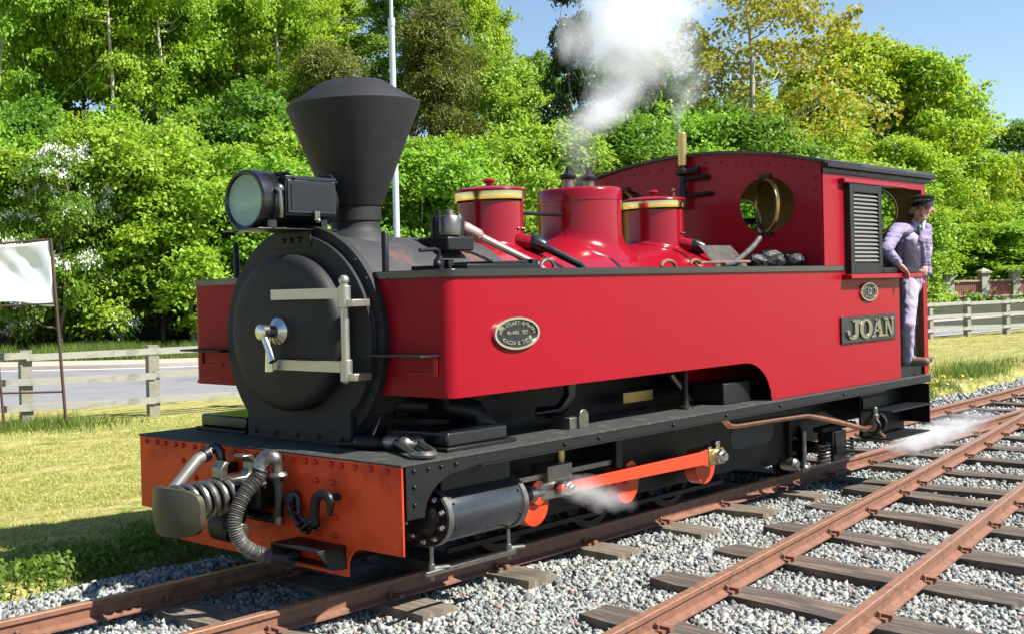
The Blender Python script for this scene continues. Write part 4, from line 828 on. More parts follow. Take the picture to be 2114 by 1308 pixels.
coals = [((1565, 545), .075, 'smallest'), ((1590, 538), .10, 'big'), ((1618, 541), .10, ''), ((1640, 545), .08, ''), ((1632, 531), .09, ''), ((1662, 535), .12, ''), ((1608, 548), .07, ''), ((1675, 543), .07, '')]
clab = ['small black coal lump at the left end of the coal heap on the tank', 'large rounded coal lump on the left of the coal heap', 'rough coal lump in the middle of the coal heap', 'low coal lump right of the middle of the coal heap', 'topmost coal lump in the middle of the heap', 'largest coal lump at the right of the heap by the cab', 'small coal lump at the front foot of the coal heap', 'small coal lump at the far right end of the heap']
for i, ((px, py), rr, _) in enumerate(coals):
    yv = -.86+.05*(i % 3); p = at(px, py, y=yv); V0, F0 = rock_proto(); r2 = np.random.default_rng(90+i)
    V0 = V0*(1+.15*r2.normal(size=(12, 1)))*rr*np.array([1.1, .9, .75]); zc_ = max(1.745+rr*.55, p[2]-rr*.2)
    # subdivide once for a lumpy facetted look
    vs = [tuple(v) for v in V0]; fs = []
    cache = {}
    def mid(a, b):
        k = (min(a, b), max(a, b))
        if k not in cache:
            v = (np.array(vs[a])+np.array(vs[b]))/2; v = v*(1.13+.10*r2.normal()); vs.append(tuple(v)); cache[k] = len(vs)-1
        return cache[k]
    for a, b, c in F0:
        d, e, f_ = mid(a, b), mid(b, c), mid(c, a); fs += [(a, d, f_), (d, b, e), (f_, e, c), (d, e, f_)]
    me = bpy.data.meshes.new('coal_lump'); me.from_pydata(vs, [], fs); me.update(); me.materials.append(COALM)
    o = bpy.data.objects.new('coal_lump', me); COL.objects.link(o); o.location = (p[0], yv, zc_); o['label'] = clab[i]; o['category'] = 'coal'; o['group'] = 'coal lumps on the tank top'
# ------------------------------------------------------------------ driver
SKIN = mat('skin', (.52, .27, .20), .5, var=.08, scale=18)
def cloth(name, col, col2, sx=(5, 5, 17)):
    m = bpy.data.materials.new(name); m.use_nodes = True; t = m.node_tree; N = t.nodes; L = t.links; b = N['Principled BSDF']; tc = N.new('ShaderNodeTexCoord')
    mp = N.new('ShaderNodeMapping'); mp.inputs['Scale'].default_value = sx; mp.inputs['Rotation'].default_value = (R(35), R(20), 0); L.new(tc.outputs['Object'], mp.inputs[0])
    n = N.new('ShaderNodeTexNoise'); n.inputs['Scale'].default_value = 1; n.inputs['Detail'].default_value = 1.5; n.inputs['Distortion'].default_value = .15; L.new(mp.outputs[0], n.inputs['Vector'])
    n2 = N.new('ShaderNodeTexNoise'); n2.inputs['Scale'].default_value = 7; n2.inputs['Detail'].default_value = 5; L.new(tc.outputs['Object'], n2.inputs['Vector'])
    mx = N.new('ShaderNodeMix'); mx.data_type = 'RGBA'; mx.inputs[6].default_value = (*col, 1); mx.inputs[7].default_value = (*col2, 1); L.new(n2.outputs[0], mx.inputs[0]); L.new(mx.outputs[2], b.inputs['Base Color'])
    bp = N.new('ShaderNodeBump'); bp.inputs['Strength'].default_value = 1; bp.inputs['Distance'].default_value = .05; L.new(n.outputs[0], bp.inputs['Height']); L.new(bp.outputs[0], b.inputs['Normal']); b.inputs['Roughness'].default_value = .9; b.inputs['Specular IOR Level'].default_value = .1
    return m
JACK = cloth('faded navy work jacket', (.13, .11, .22), (.36, .31, .44))
OVER = cloth('faded lilac overalls', (.30, .255, .36), (.46, .40, .52), (8, 8, 7))
SHIRT = mat('pale blue shirt', (.45, .55, .68), .8, var=.05); TIE = mat('dark tie', (.01, .012, .03), .6)
CAPM = mat('black cap cloth', (.012, .012, .016), .6, var=.2); BOOT = mat('brown boots', (.14, .085, .05), .6, var=.2, scale=15)
HAIR = mat('brown hair', (.05, .03, .02), .7); GOLD = mat('gold braid', (.7, .5, .15), .4, metal=.8); EYE = mat('eye', (.05, .03, .02), .3)
man = thing('person', (6.82, -.98, .872), 'person in lilac overalls, navy work jacket and black cap standing in the cab doorway', 'person')
J = {k: np.array(at(*v[0], y=v[1])) for k, v in dict(
    ankL=((1872, 744), -.98), ankR=((1885, 738), -.90), kneeL=((1874, 668), -1.03), kneeR=((1888, 664), -.95), hipL=((1877, 590), -.98), hipR=((1886, 588), -.93),
    waist=((1883, 550), -.97), chest=((1879, 497), -1.0), neck=((1896, 460), -1.04), head=((1903, 433), -1.08), shL=((1852, 474), -1.01), shR=((1908, 474), -.95),
    elL=((1828, 516), -1.05), elR=((1912, 514), -.98), haL=((1855, 546), -1.11), haR=((1906, 548), -1.06)).items()}
TL = lambda a, b, t: tuple(np.array(J[a])*(1-t)+np.array(J[b])*t)
face = Vector((-.93, -.36, -.02)).normalized(); side = Vector((0, 0, 1)).cross(face).normalized(); upv = face.cross(side)
def remesh(o, vx, sm=4, disp=0, dsc=.08):
    m_ = o.modifiers.new('remesh', 'REMESH'); m_.mode = 'VOXEL'; m_.voxel_size = vx; m_.use_smooth_shade = True
    s_ = o.modifiers.new('smooth', 'SMOOTH'); s_.iterations = sm; s_.factor = .5
    if disp:
        tx = bpy.data.textures.new('folds', 'CLOUDS'); tx.noise_scale = dsc; d_ = o.modifiers.new('folds', 'DISPLACE'); d_.texture = tx; d_.strength = disp; d_.texture_coords = 'LOCAL'
H = Vector(J['head'])
def hd(a, b, c): return tuple(H+side*a+face*b+upv*c)      # head space: right, forward, up (metres)
bd = MB()
for q in 'LR':
    bd.cone(J['ank'+q], J['knee'+q], .038, .046); bd.cone(J['knee'+q], J['hip'+q], .048, .07)
    bd.cone(J['sh'+q], J['el'+q], .045, .038); bd.cone(J['el'+q], J['ha'+q], .038, .026)
    pass
bd.cone(J['waist'], TL('hipL', 'hipR', .5), .088, .09); bd.cone(J['chest'], J['waist'], .085, .085); bd.cone(J['shL'], J['shR'], .045, .045); bd.cone(J['neck'], TL('neck', 'head', .6), .05, .047)
# head: skull, jaw, nose, ears
bd.ball(hd(0, 0, .03), (.085, .085, .095)); bd.ball(hd(0, .02, -.025), (.062, .062, .075)); bd.ball(hd(0, .045, -.075), (.035, .035, .03))
bd.cone(hd(0, .085, .01), hd(0, .105, -.028), .010, .015, 8); bd.ball(hd(0, .075, -.055), (.022, .022, .012)); bd.ball(hd(0, .078, .03), (.05, .02, .012))
for s in (-1, 1): bd.ball(hd(s*.082, -.01, -.005), (.016, .018, .03)); bd.ball(hd(s*.042, .058, -.015), (.022, .022, .02))
# hands: palm plus five fingers curled over the sill / the pillar
for q, sd in (('L', 1), ('R', -1)):
    h = Vector(J['ha'+q]); fw = (h-Vector(J['el'+q])).normalized(); dn = Vector((0, 0, -1)); lt = fw.cross(dn).normalized()*sd; dn = lt.cross(fw)*sd
    bd.cone(h, h+fw*.06, .024, .026); bd.cone(h+fw*.03+lt*.02, h+fw*.065+lt*.022, .018, .016); bd.cone(h+fw*.03-lt*.02, h+fw*.065-lt*.022, .018, .016)
    for k, (o_, L_) in enumerate(((-.030, .055), (-.010, .065), (.010, .062), (.029, .048))):
        a = h+fw*.075+lt*o_; b = a+fw*L_*.45+Vector((0, 0, -.012)); c = b+fw*L_*.15+Vector((0, 0, -.032)); bd.cone(a, b, .0095, .009, 8); bd.cone(b, c, .009, .0075, 8)
    a = h+fw*.02+lt*.032; b = a+fw*.03+lt*.02+Vector((0, 0, -.01)); bd.cone(a, b, .011, .010, 8); bd.cone(b, b+fw*.025+Vector((0, 0, -.015)), .010, .008, 8)
body = build('body', bd, SKIN, man); remesh(body, .0065, 3)
ey = MB()
for s in (-1, 1): ey.ball(hd(s*.032, .081, .008), .0095, 8, 6)
build('eyes', ey, EYE, body); 
eb = MB()
for s in (-1, 1): eb.cone(hd(s*.018, .092, .026), hd(s*.05, .082, .028), .005, .004, 6)
eb.cone(hd(-.018, .092, -.058), hd(.018, .092, -.058), .0035, .0035, 6)
build('brows', eb, HAIR, body)
hr = MB().ball(hd(0, -.02, .04), (.086, .086, .08)); hr.ball(hd(0, -.05, .0), (.07, .07, .075))
for s in (-1, 1): hr.ball(hd(s*.075, .0, .03), (.016, .02, .03))
o_ = build('hair', hr, HAIR, man); remesh(o_, .008, 2)
cap = MB(); 
vs = []; prof = [(.090, .050, .0), (.093, .074, 0), (.108, .096, .012), (.111, .105, .014), (.10, .113, .012), (.06, .117, .01), (.002, .118, .01)]
for (r_, u_, f2) in prof:
    for i in range(28):
        a = 2*math.pi*i/28; vs.append(hd(r_*.95*math.sin(a), r_*1.05*math.cos(a)+f2-.005, u_-.012*math.cos(a)*-1*(u_ > .1)))
cap.add(vs, [(k*28+i, k*28+(i+1) % 28, (k+1)*28+(i+1) % 28, (k+1)*28+i) for k in range(len(prof)-1) for i in range(28)])
cpo = build('cap', cap, CAPM, man, smooth=50)
pk = MB(); a_ = np.linspace(-70, 70, 15); vs = [hd(.092*math.sin(R(a)), .096*math.cos(R(a)), .056) for a in a_] + [hd(.098*math.sin(R(a)), .096*math.cos(R(a))+.050*math.cos(R(a)), .026) for a in a_] + [hd(.096*math.sin(R(a)), .096*math.cos(R(a))+.048*math.cos(R(a)), .020) for a in a_] + [hd(.090*math.sin(R(a)), .094*math.cos(R(a)), .050) for a in a_]
pk.add(vs, [(k*15+i, k*15+i+1, ((k+1) % 4)*15+i+1, ((k+1) % 4)*15+i) for k in range(4) for i in range(14)])
build('peak', pk, BLACK, cpo, smooth=50)
bdg = MB()
for i, a in enumerate(range(-30, 31, 10)): bdg.ball(hd(.100*math.sin(R(a)), .106*math.cos(R(a)), .080+.003*(i % 2)), (.005, .005, .007), 6, 5)
build('braid', bdg, GOLD, cpo)
ov = MB()
for q in 'LR':
    ov.cone(tuple(np.array(J['ank'+q])+(0, 0, .01)), J['knee'+q], .052, .056, 14); ov.cone(J['knee'+q], J['hip'+q], .058, .082, 14)
    ov.cone(tuple(np.array(J['ank'+q])+(0, 0, .005)), tuple(np.array(J['ank'+q])+(0, 0, .05)), .058, .055, 14)
ov.cone(TL('hipL', 'hipR', .5), J['waist'], .105, .10, 16); ov.cone(J['waist'], TL('waist', 'chest', .9), .10, .098, 16); ov.cone(Vector(J['chest'])+face*.02-upv*.02, Vector(J['waist'])+face*.015, .095, .098, 16)
o_ = build('overalls', ov, OVER, man); remesh(o_, .008, 3, .010, .06)
jk = MB()
for q in 'LR':
    jk.cone(J['sh'+q], J['el'+q], .060, .052, 14); jk.cone(J['el'+q], TL('el'+q, 'ha'+q, .86), .053, .040, 14)
    for t in (.3, .55, .8): jk.ball(TL('sh'+q, 'el'+q, t), (.062-.008*t, .060, .022), 12, 8)      # gathered sleeve folds
    for t in (.15, .4, .65): jk.ball(TL('el'+q, 'ha'+q, t), (.054-.012*t, .054, .02), 12, 8)
cb = Vector(J['chest']); wb = Vector(J['waist']); bk = face*-.05
for s in (-1, 1):
    jk.cone(Vector(J['neck'])+side*s*.06-upv*.05+bk, cb+side*s*.085-upv*.02, .048, .06, 12); jk.cone(cb+side*s*.088, wb+side*s*.095-upv*.05, .062, .056, 12); jk.cone(cb+side*s*.080+face*.06, wb+side*s*.092-upv*.045+face*.05, .030, .028, 12)
    jk.cone(Vector(J['neck'])+side*s*.05-upv*.03+face*.03, cb+side*s*.070+face*.075, .026, .026, 10)
jk.cone(cb+bk*1.2+upv*.07, wb+bk*1.2-upv*.04, .085, .085, 14); jk.cone(J['shL'], J['shR'], .056, .056, 14); jk.cone(Vector(J['neck'])+bk*.9, Vector(J['neck'])+bk*.9-upv*.1, .052, .08, 12)
o_ = build('jacket', jk, JACK, man); remesh(o_, .008, 2, .012, .045)
nk = Vector(J['neck'])
cl = MB().cone(nk+face*.02+side*.035+upv*.015, nk+face*.085+side*.03-upv*.06, .022, .012, 8); cl.cone(nk+face*.02-side*.035+upv*.015, nk+face*.085-side*.03-upv*.06, .022, .012, 8); cl.cone(nk-upv*.025+face*.012, nk-upv*.06+face*.035, .046, .05, 12)
build('shirt_collar', cl, SHIRT, man)
build('tie', MB().cone(nk+face*.075-upv*.045, nk+face*.10-upv*.10, .013, .016, 8), TIE, man)
for q in 'LR':
    bt = MB()
    a = Vector(J['ank'+q]); zf_ = .888; f3 = Vector((.25, -.9, 0)).normalized() if q == 'L' else Vector((.75, -.6, 0)).normalized()
    a0 = Vector((a.x, a.y, zf_+.015)); bt.cone(a0-f3*.05, a0+f3*.14, .044, .040, 10); bt.cone(a0-f3*.045, Vector((a.x, a.y, a.z+.04)), .05, .058, 10); bt.cone(a0+Vector((0, 0, .03)), a0+f3*.07+Vector((0, 0, .01)), .04, .034, 10)
    o_ = build('boot', bt, BOOT, man); remesh(o_, .009, 2)

# ------------------------------------------------------------------ road, verge, pavement
ASPH = mat('asphalt', (.21, .21, .215), .85, var=.12, scale=3, col2=(.16, .16, .165), c2scale=.7, c2amt=.4, bump=.2, bscale=60)
PAVE = mat('pavement', (.40, .335, .28), .9, var=.15, scale=3)
LINE = mat('road paint', (.78, .78, .76), .7, var=.08, scale=4, col2=(.5, .5, .48), c2scale=6, c2amt=.25)
def catm(pts, n): return [(p[0], p[1]) for p in smooth_path([(a, b, 0) for a, b in pts], n)]
near_e = catm([(-14, 26), (-6, 19), (0, 14.2), (4.6, 11.3), (7.6, 10.2), (15, 8.9), (27, 7.6), (45, 6.3), (80, 4.5), (140, 2)], 80)
far_e = catm([(-8, 37), (0, 29.6), (5, 25), (10, 20.3), (13.5, 17.2), (22, 13.6), (40, 10.6), (60, 9.2), (95, 7.4), (150, 5)], 80)
def strip(name, A, B, z, m, **k):
    mb = MB(); mb.add([(a[0], a[1], z) for a in A]+[(b[0], b[1], z) for b in B], [(i, i+1, len(A)+i+1, len(A)+i) for i in range(len(A)-1)]); return build(name, mb, m, smooth=0, **k)
def mixp(A, B, t): return [(a[0]*(1-t)+b[0]*t, a[1]*(1-t)+b[1]*t) for a, b in zip(A, B)]
strip('road', near_e, far_e, -.030, ASPH, kind='structure')
strip('road_edge_line', mixp(near_e, far_e, .962), mixp(near_e, far_e, .982), -.026, LINE, kind='structure')
strip('road_near_line', mixp(near_e, far_e, .03), mixp(near_e, far_e, .045), -.026, LINE, kind='structure')
ext = mixp(near_e, far_e, 1.22)
kb = MB(); m0, m1 = mixp(near_e, far_e, 1.0), mixp(near_e, far_e, 1.018)
kb.add([(a[0], a[1], -.03) for a in m0]+[(a[0], a[1], .06) for a in m0]+[(a[0], a[1], .06) for a in m1], [(k*80+i, k*80+i+1, (k+1)*80+i+1, (k+1)*80+i) for k in range(2) for i in range(79)])
build('kerb', kb, PAVE, smooth=0, kind='structure')
strip('pavement', m1, ext, .058, PAVE, kind='structure')
# woodland floor under the trees, coloured dark to give shade in foliage gaps
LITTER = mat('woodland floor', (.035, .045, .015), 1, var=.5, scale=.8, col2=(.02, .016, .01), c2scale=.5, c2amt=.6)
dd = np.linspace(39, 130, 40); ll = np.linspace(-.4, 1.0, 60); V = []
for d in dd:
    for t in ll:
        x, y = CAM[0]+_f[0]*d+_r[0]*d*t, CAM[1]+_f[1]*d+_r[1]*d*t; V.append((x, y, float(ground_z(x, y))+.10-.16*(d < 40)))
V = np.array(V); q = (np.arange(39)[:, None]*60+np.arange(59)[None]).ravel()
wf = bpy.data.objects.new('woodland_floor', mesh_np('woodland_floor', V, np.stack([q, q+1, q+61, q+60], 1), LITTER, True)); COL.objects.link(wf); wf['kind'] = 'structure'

# ------------------------------------------------------------------ fences
FW = mat('weathered fence timber', (.24, .225, .18), .9, var=.25, scale=6, col2=(.19, .18, .13), c2scale=5, c2amt=.4, bump=.3, bscale=25)
FR = mat('pale fence rail timber', (.31, .30, .255), .85, var=.25, scale=5, col2=(.19, .185, .15), c2scale=5, c2amt=.4, bump=.25, bscale=25)
def fence(pts, spacing, label, cat='fence'):
    P_ = np.array(pts); seg = np.hypot(*np.diff(P_, axis=0).T); cum = np.concatenate([[0], np.cumsum(seg)]); n_ = int(cum[-1]/spacing)
    s_ = np.arange(n_+1)*spacing; X = np.interp(s_, cum, P_[:, 0]); Y = np.interp(s_, cum, P_[:, 1]); g = -.06
    fo = thing('post_and_rail_fence', (float(X[0]), float(Y[0]), g), label, cat, 'timber roadside fences')
    pm = MB().box(-.08, .08, -.065, .065, 0, 1.08); pme = bpy.data.meshes.new('post'); pme.from_pydata(pm.v, [], pm.f); pme.update(); pme.materials.append(FW)
    rm = MB().box(-.5, .5, -.02, .02, -.045, .045); rme_ = bpy.data.meshes.new('rail'); rme_.from_pydata(rm.v, [], rm.f); rme_.update(); rme_.materials.append(FR)
    for i in range(n_+1):
        a = math.atan2(Y[min(i+1, n_)]-Y[max(i-1, 0)], X[min(i+1, n_)]-X[max(i-1, 0)])
        place('post', pme, fo, (X[i], Y[i], g-.05), (R(random.uniform(-2, 2)), R(random.uniform(-2, 2)), a), (1, 1, 1+random.uniform(-.02, .03)))
        if i < n_:
            dx, dy = X[i+1]-X[i], Y[i+1]-Y[i]; a = math.atan2(dy, dx); nx_, ny_ = math.sin(a)*.085, -math.cos(a)*.085
            for h in (.95, .60, .25):
                place('rail', rme_, fo, ((X[i]+X[i+1])/2+nx_, (Y[i]+Y[i+1])/2+ny_, g+h+random.uniform(-.015, .015)), (R(random.uniform(-2, 2)), R(random.uniform(-.4, .4)), a), (math.hypot(dx, dy)*1.01, 1, 1))
    return fo
p1 = at(48, 868, z=-.06)[:2]; p2 = at(310, 862, z=-.06)[:2]
p1 = depth_at(48, 15.95); p2 = depth_at(310, 16.75)
dv = (p2[0]-p1[0], p2[1]-p1[1]); sp1 = math.hypot(*dv)
fence([(p1[0]-2*dv[0], p1[1]-2*dv[1]), p1, p2, (p2[0]+dv[0], p2[1]+dv[1]), (p2[0]+2.1*dv[0]+.3, p2[1]+1.9*dv[1])], sp1, 'grey three-rail timber fence beside the road at the left behind the banner')
fence([(25.5, 7.6), (31.3, 6.85), (34.0, 6.1), (39, 4.9), (47, 3.2)], 1.75, 'grey three-rail timber fence at the right beyond the cab')

# ------------------------------------------------------------------ banner
CLOTH = mat('white banner cloth', (.80, .83, .88), .7, var=.04, scale=3); RUST = mat('rusty frame', (.07, .035, .025), .7, var=.3)
bD = 15.3
def bpt(px, py, dD=0): 
    d = ray(px, py); return CAM+d*(bD+dD)
ban = thing('banner_frame', tuple(bpt(70, 868)), 'blank white cloth banner tied in a rusty metal frame by the roadside fence', 'banner')
build('frame', MB().tube([bpt(104, 492), bpt(116, 625), bpt(136, 868)], .022, 8).tube([bpt(-62, 500), bpt(-50, 640), bpt(-30, 880)], .022, 8).tube([bpt(-25, 505), bpt(104, 494)], .014, 8), RUST, ban)
p_l = (9, 880)
build('leg', MB().tube([bpt(-8, 700), bpt(9, 880)], .018, 8), RUST, ban)
build('crossbar', MB().tube([bpt(-45, 812), bpt(130, 808)], .013, 8), RUST, ban)
build('lower_bar', MB().tube([bpt(-50, 634), bpt(116, 626)], .013, 8), RUST, ban)
cm = MB(); nu, nv = 40, 26; vs = []
for i in range(nu):
    for j in range(nv):
        u, v = i/(nu-1), j/(nv-1); px = (-58+160*u)*(1-v)+(-48+160*u)*v; py = (502-6*u+10*math.sin(math.pi*u)*(1-v)*.7)*(1-v)+(634-9*u-8*math.sin(math.pi*u*1.4))*v
        b = math.sin(math.pi*u)*math.sin(math.pi*v); wv = .10*b+.016*math.sin(9*u+5*v)*math.sin(math.pi*v)+.016*math.sin(14*(u-.6*v))*b+.008*math.sin(22*u+11*v)*b
        p = bpt(px, py); vs.append(tuple(p+np.array((_f[0], _f[1], 0))*wv))
cm.add(vs, [(i*nv+j, (i+1)*nv+j, (i+1)*nv+j+1, i*nv+j+1) for i in range(nu-1) for j in range(nv-1)])
co_ = build('cloth', cm, CLOTH, ban, smooth=80); sm_ = co_.modifiers.new('thick', 'SOLIDIFY'); sm_.thickness = .004

# ------------------------------------------------------------------ lamp post
LPM = mat('galvanised lamp post', (.50, .56, .58), .45, metal=.3, var=.1)
x, y = depth_at(822, 33); lp = thing('lamp_post', (x, y, -.05), 'tall pale grey street lamp post standing behind the chimney', 'lamp post')
lz = lambda py: 1.635+(601-py)*33/FPX
build('column', MB().lathe([(.13, 0), (.13, 1.4), (.095, 1.5), (.085, lz(50))], (x, y, -.05), 'z', 18), LPM, lp)
build('upper_column', MB().lathe([(.055, lz(50)-.1), (.05, lz(-60))], (x, y, 0), 'z', 14).lathe([(.1, lz(56)), (.1, lz(40))], (x, y, 0), 'z', 14), LPM, lp)
build('arm', MB().tube([(x, y, lz(-60)), (x+.9, y-.9, lz(-66))], .035, 8), LPM, lp)
build('lantern', MB().hexa([(x+.8, y-.95, lz(-66)-.05), (x+1.4, y-1.5, lz(-66)-.05), (x+1.45, y-1.35, lz(-66)-.05), (x+.95, y-.8, lz(-66)-.05)], [(x+.85, y-.95, lz(-66)+.08), (x+1.35, y-1.45, lz(-66)+.06), (x+1.4, y-1.35, lz(-66)+.06), (x+.95, y-.85, lz(-66)+.08)]), LPM, lp, bevel=.02)

# ------------------------------------------------------------------ bridge parapet at the right
STN = mat('weathered stone', (.42, .40, .33), .9, var=.25, scale=2, col2=(.22, .22, .16), c2scale=1.5, c2amt=.35, bump=.4, bscale=5)
PANL = mat('red brown panel', (.30, .125, .09), .7, var=.15, scale=3); COPE = mat('pink coping', (.50, .33, .27), .8, var=.15)
def rubble():
    m = bpy.data.materials.new('rubble stone wall'); m.use_nodes = True; t = m.node_tree; N = t.nodes; L = t.links; b = N['Principled BSDF']
    tc = N.new('ShaderNodeTexCoord'); v = N.new('ShaderNodeTexVoronoi'); v.inputs['Scale'].default_value = 3.2; L.new(tc.outputs['Object'], v.inputs['Vector'])
    r = N.new('ShaderNodeValToRGB'); r.color_ramp.elements[0].color = (.20, .18, .14, 1); r.color_ramp.elements[1].color = (.48, .45, .38, 1); L.new(v.outputs['Color'], r.inputs[0]); L.new(r.outputs[0], b.inputs['Base Color'])
    v2 = N.new('ShaderNodeTexVoronoi'); v2.feature = 'DISTANCE_TO_EDGE'; v2.inputs['Scale'].default_value = 3.2; L.new(tc.outputs['Object'], v2.inputs['Vector'])
    bp = N.new('ShaderNodeBump'); bp.inputs['Strength'].default_value = 1; bp.inputs['Distance'].default_value = .1; mr = N.new('ShaderNodeMapRange'); mr.inputs[2].default_value = .08; L.new(v2.outputs[0], mr.inputs[0]); L.new(mr.outputs[0], bp.inputs['Height']); L.new(bp.outputs[0], b.inputs['Normal']); b.inputs['Roughness'].default_value = .95
    return m
par = thing('bridge_parapet', (*depth_at(2031, 66), -.5), 'red brown panelled bridge parapet with pale stone pillars above a rubble wall', 'parapet')
pD = 66
def pp(px, dD=0): return depth_at(px, pD+dD)
def pz(px, py, D=pD): return CAM[2]+(PPY-py+(PPX-px)*.0265+0)*0 + (ray(px, py)[2])*D
a0, a1 = pp(1880), pp(2260); dx, dy = a1[0]-a0[0], a1[1]-a0[1]; LL = math.hypot(dx, dy); ang = math.atan2(dy, dx); ux, uy = dx/LL, dy/LL
def pbox(name, l0, l1, z0, z1, th_, m, parent, off=0.):
    mb = MB(); n_ = (-uy, ux); c = lambda l, t: (a0[0]+ux*l+n_[0]*t, a0[1]+uy*l+n_[1]*t)
    mb.hexa([(*c(l0, -th_+off), z0), (*c(l1, -th_+off), z0), (*c(l1, th_+off), z0), (*c(l0, th_+off), z0)], [(*c(l0, -th_+off), z1), (*c(l1, -th_+off), z1), (*c(l1, th_+off), z1), (*c(l0, th_+off), z1)]); return build(name, mb, m, parent, smooth=0)
zb0, zt0 = pz(2031, 612), pz(2031, 562)
pxs = [1894, 1958, 2031, 2095, 2162, 2228]; ls = [(q-1880)/(2260-1880)*LL for q in pxs]
pbox('stone_wall', 0, LL, -.9, zb0, .3, rubble(), par); pbox('wall_ledge', 0, LL, zb0, zb0+.08, .36, COPE, par)
for i, l in enumerate(ls):
    c_ = pbox('pillar', l-.21, l+.21, zb0+.08, zt0-.05, .21, STN, par); pbox('pillar_cap', l-.30, l+.30, zt0-.05, zt0+.06, .30, STN, c_)
    k_ = MB(); n_ = (-uy, ux); bx2 = [(a0[0]+ux*(l+p*.26)+n_[0]*q*.26, a0[1]+uy*(l+p*.26)+n_[1]*q*.26, zt0+.06) for p, q in ((-1, -1), (1, -1), (1, 1), (-1, 1))]; apex = (a0[0]+ux*l, a0[1]+uy*l, zt0+.24)
    k_.add(bx2+[apex], [(0, 1, 4), (1, 2, 4), (2, 3, 4), (3, 0, 4)]); build('pillar_peak', k_, STN, c_, smooth=0)
    if i < len(ls)-1:
        pn = pbox('panel', l+.21, ls[i+1]-.21, zb0+.08, zt0-.52, .05, PANL, par)
        nr = 14; 
        rb = MB()
        for k in range(nr):
            lc = l+.25+(ls[i+1]-l-.5)*(k+.5)/nr; mb = pbox('rib', lc-.025, lc+.025, zb0+.1, zt0-.60, .03, PANL, pn, -.035)
        pbox('coping', l+.21, ls[i+1]-.21, zt0-.52, zt0-.42, .14, COPE, par)

# ------------------------------------------------------------------ foliage
def leaf_mat(name, stops, transl=.35, rough=.55):
    m = bpy.data.materials.new(name); m.use_nodes = True; t = m.node_tree; N = t.nodes; L = t.links; b = N['Principled BSDF']; out = N['Material Output']
    g = N.new('ShaderNodeNewGeometry'); r = N.new('ShaderNodeValToRGB'); e = r.color_ramp.elements
    e[0].position = 0; e[0].color = (*stops[0], 1); e[1].position = 1; e[1].color = (*stops[-1], 1)
    for i, c in enumerate(stops[1:-1]): q = e.new((i+1)/(len(stops)-1)); q.color = (*c, 1)
    oi = N.new('ShaderNodeObjectInfo'); tc = N.new('ShaderNodeTexCoord'); n = N.new('ShaderNodeTexNoise'); n.inputs['Scale'].default_value = .55; n.inputs['Detail'].default_value = 3; L.new(tc.outputs['Object'], n.inputs['Vector'])
    mx = N.new('ShaderNodeMix'); mx.data_type = 'FLOAT'; mx.inputs[0].default_value = .5; L.new(g.outputs['Random Per Island'], mx.inputs[2]); L.new(n.outputs[0], mx.inputs[3]); L.new(mx.outputs[0], r.inputs[0])
    hs_ = N.new('ShaderNodeHueSaturation'); mr = N.new('ShaderNodeMapRange'); mr.inputs[3].default_value = .482; mr.inputs[4].default_value = .512; L.new(oi.outputs['Random'], mr.inputs[0]); L.new(mr.outputs[0], hs_.inputs['Hue']); L.new(r.outputs[0], hs_.inputs['Color'])
    L.new(hs_.outputs[0], b.inputs['Base Color']); b.inputs['Roughness'].default_value = rough; b.inputs['Specular IOR Level'].default_value = .35
    tr = N.new('ShaderNodeBsdfTranslucent'); hv = N.new('ShaderNodeHueSaturation'); hv.inputs['Hue'].default_value = .485; hv.inputs['Value'].default_value = 1.3; L.new(hs_.outputs[0], hv.inputs['Color']); L.new(hv.outputs[0], tr.inputs['Color'])
    ms = N.new('ShaderNodeMixShader'); ms.inputs[0].default_value = transl; L.new(b.outputs[0], ms.inputs[1]); L.new(tr.outputs[0], ms.inputs[2]); L.new(ms.outputs[0], out.inputs['Surface'])
    return m
LIME = leaf_mat('lime green leaves', [(.07, .145, .008), (.21, .35, .015), (.36, .49, .03), (.47, .55, .06)], .42)
HAZL = leaf_mat('hazel leaves', [(.05, .125, .010), (.17, .345, .022), (.30, .49, .05), (.46, .62, .14)], .42)
MIDG = leaf_mat('mid green leaves', [(.04, .10, .010), (.12, .26, .022), (.23, .39, .05)], .4)
IVY = leaf_mat('dark ivy leaves', [(.018, .045, .010), (.035, .08, .018), (.06, .12, .025)], .15, .4)
YEWM = leaf_mat('olive yew needles', [(.05, .08, .01), (.13, .16, .02), (.24, .25, .04)], .3)
SYC = leaf_mat('young bronze leaves', [(.15, .21, .015), (.30, .37, .028), (.36, .33, .035), (.33, .44, .04)], .4)
GRS = leaf_mat('long grass', [(0.068, 0.1275, 0.017), (0.119, 0.187, 0.0255), (0.204, 0.238, 0.051)], .3)
LAWN = leaf_mat('lawn blades', [(.09, .13, .02), (.30, .35, .06), (.54, .51, .19), (.68, .60, .34)], .3)
WEED = leaf_mat('weed leaves', [(0.051, 0.119, 0.0102), (0.102, 0.1955, 0.017), (0.187, 0.272, 0.034)], .3)
BLOS = mat('white blossom', (.80, .80, .74), .8, var=.06)
BARK = mat('grey brown bark', (.16, .13, .10), .9, var=.35, scale=3, col2=(.30, .28, .23), c2scale=1.5, c2amt=.4, bump=.5, bscale=12)
BARKP = mat('pale twig bark', (.38, .34, .27), .9, var=.25, scale=3)

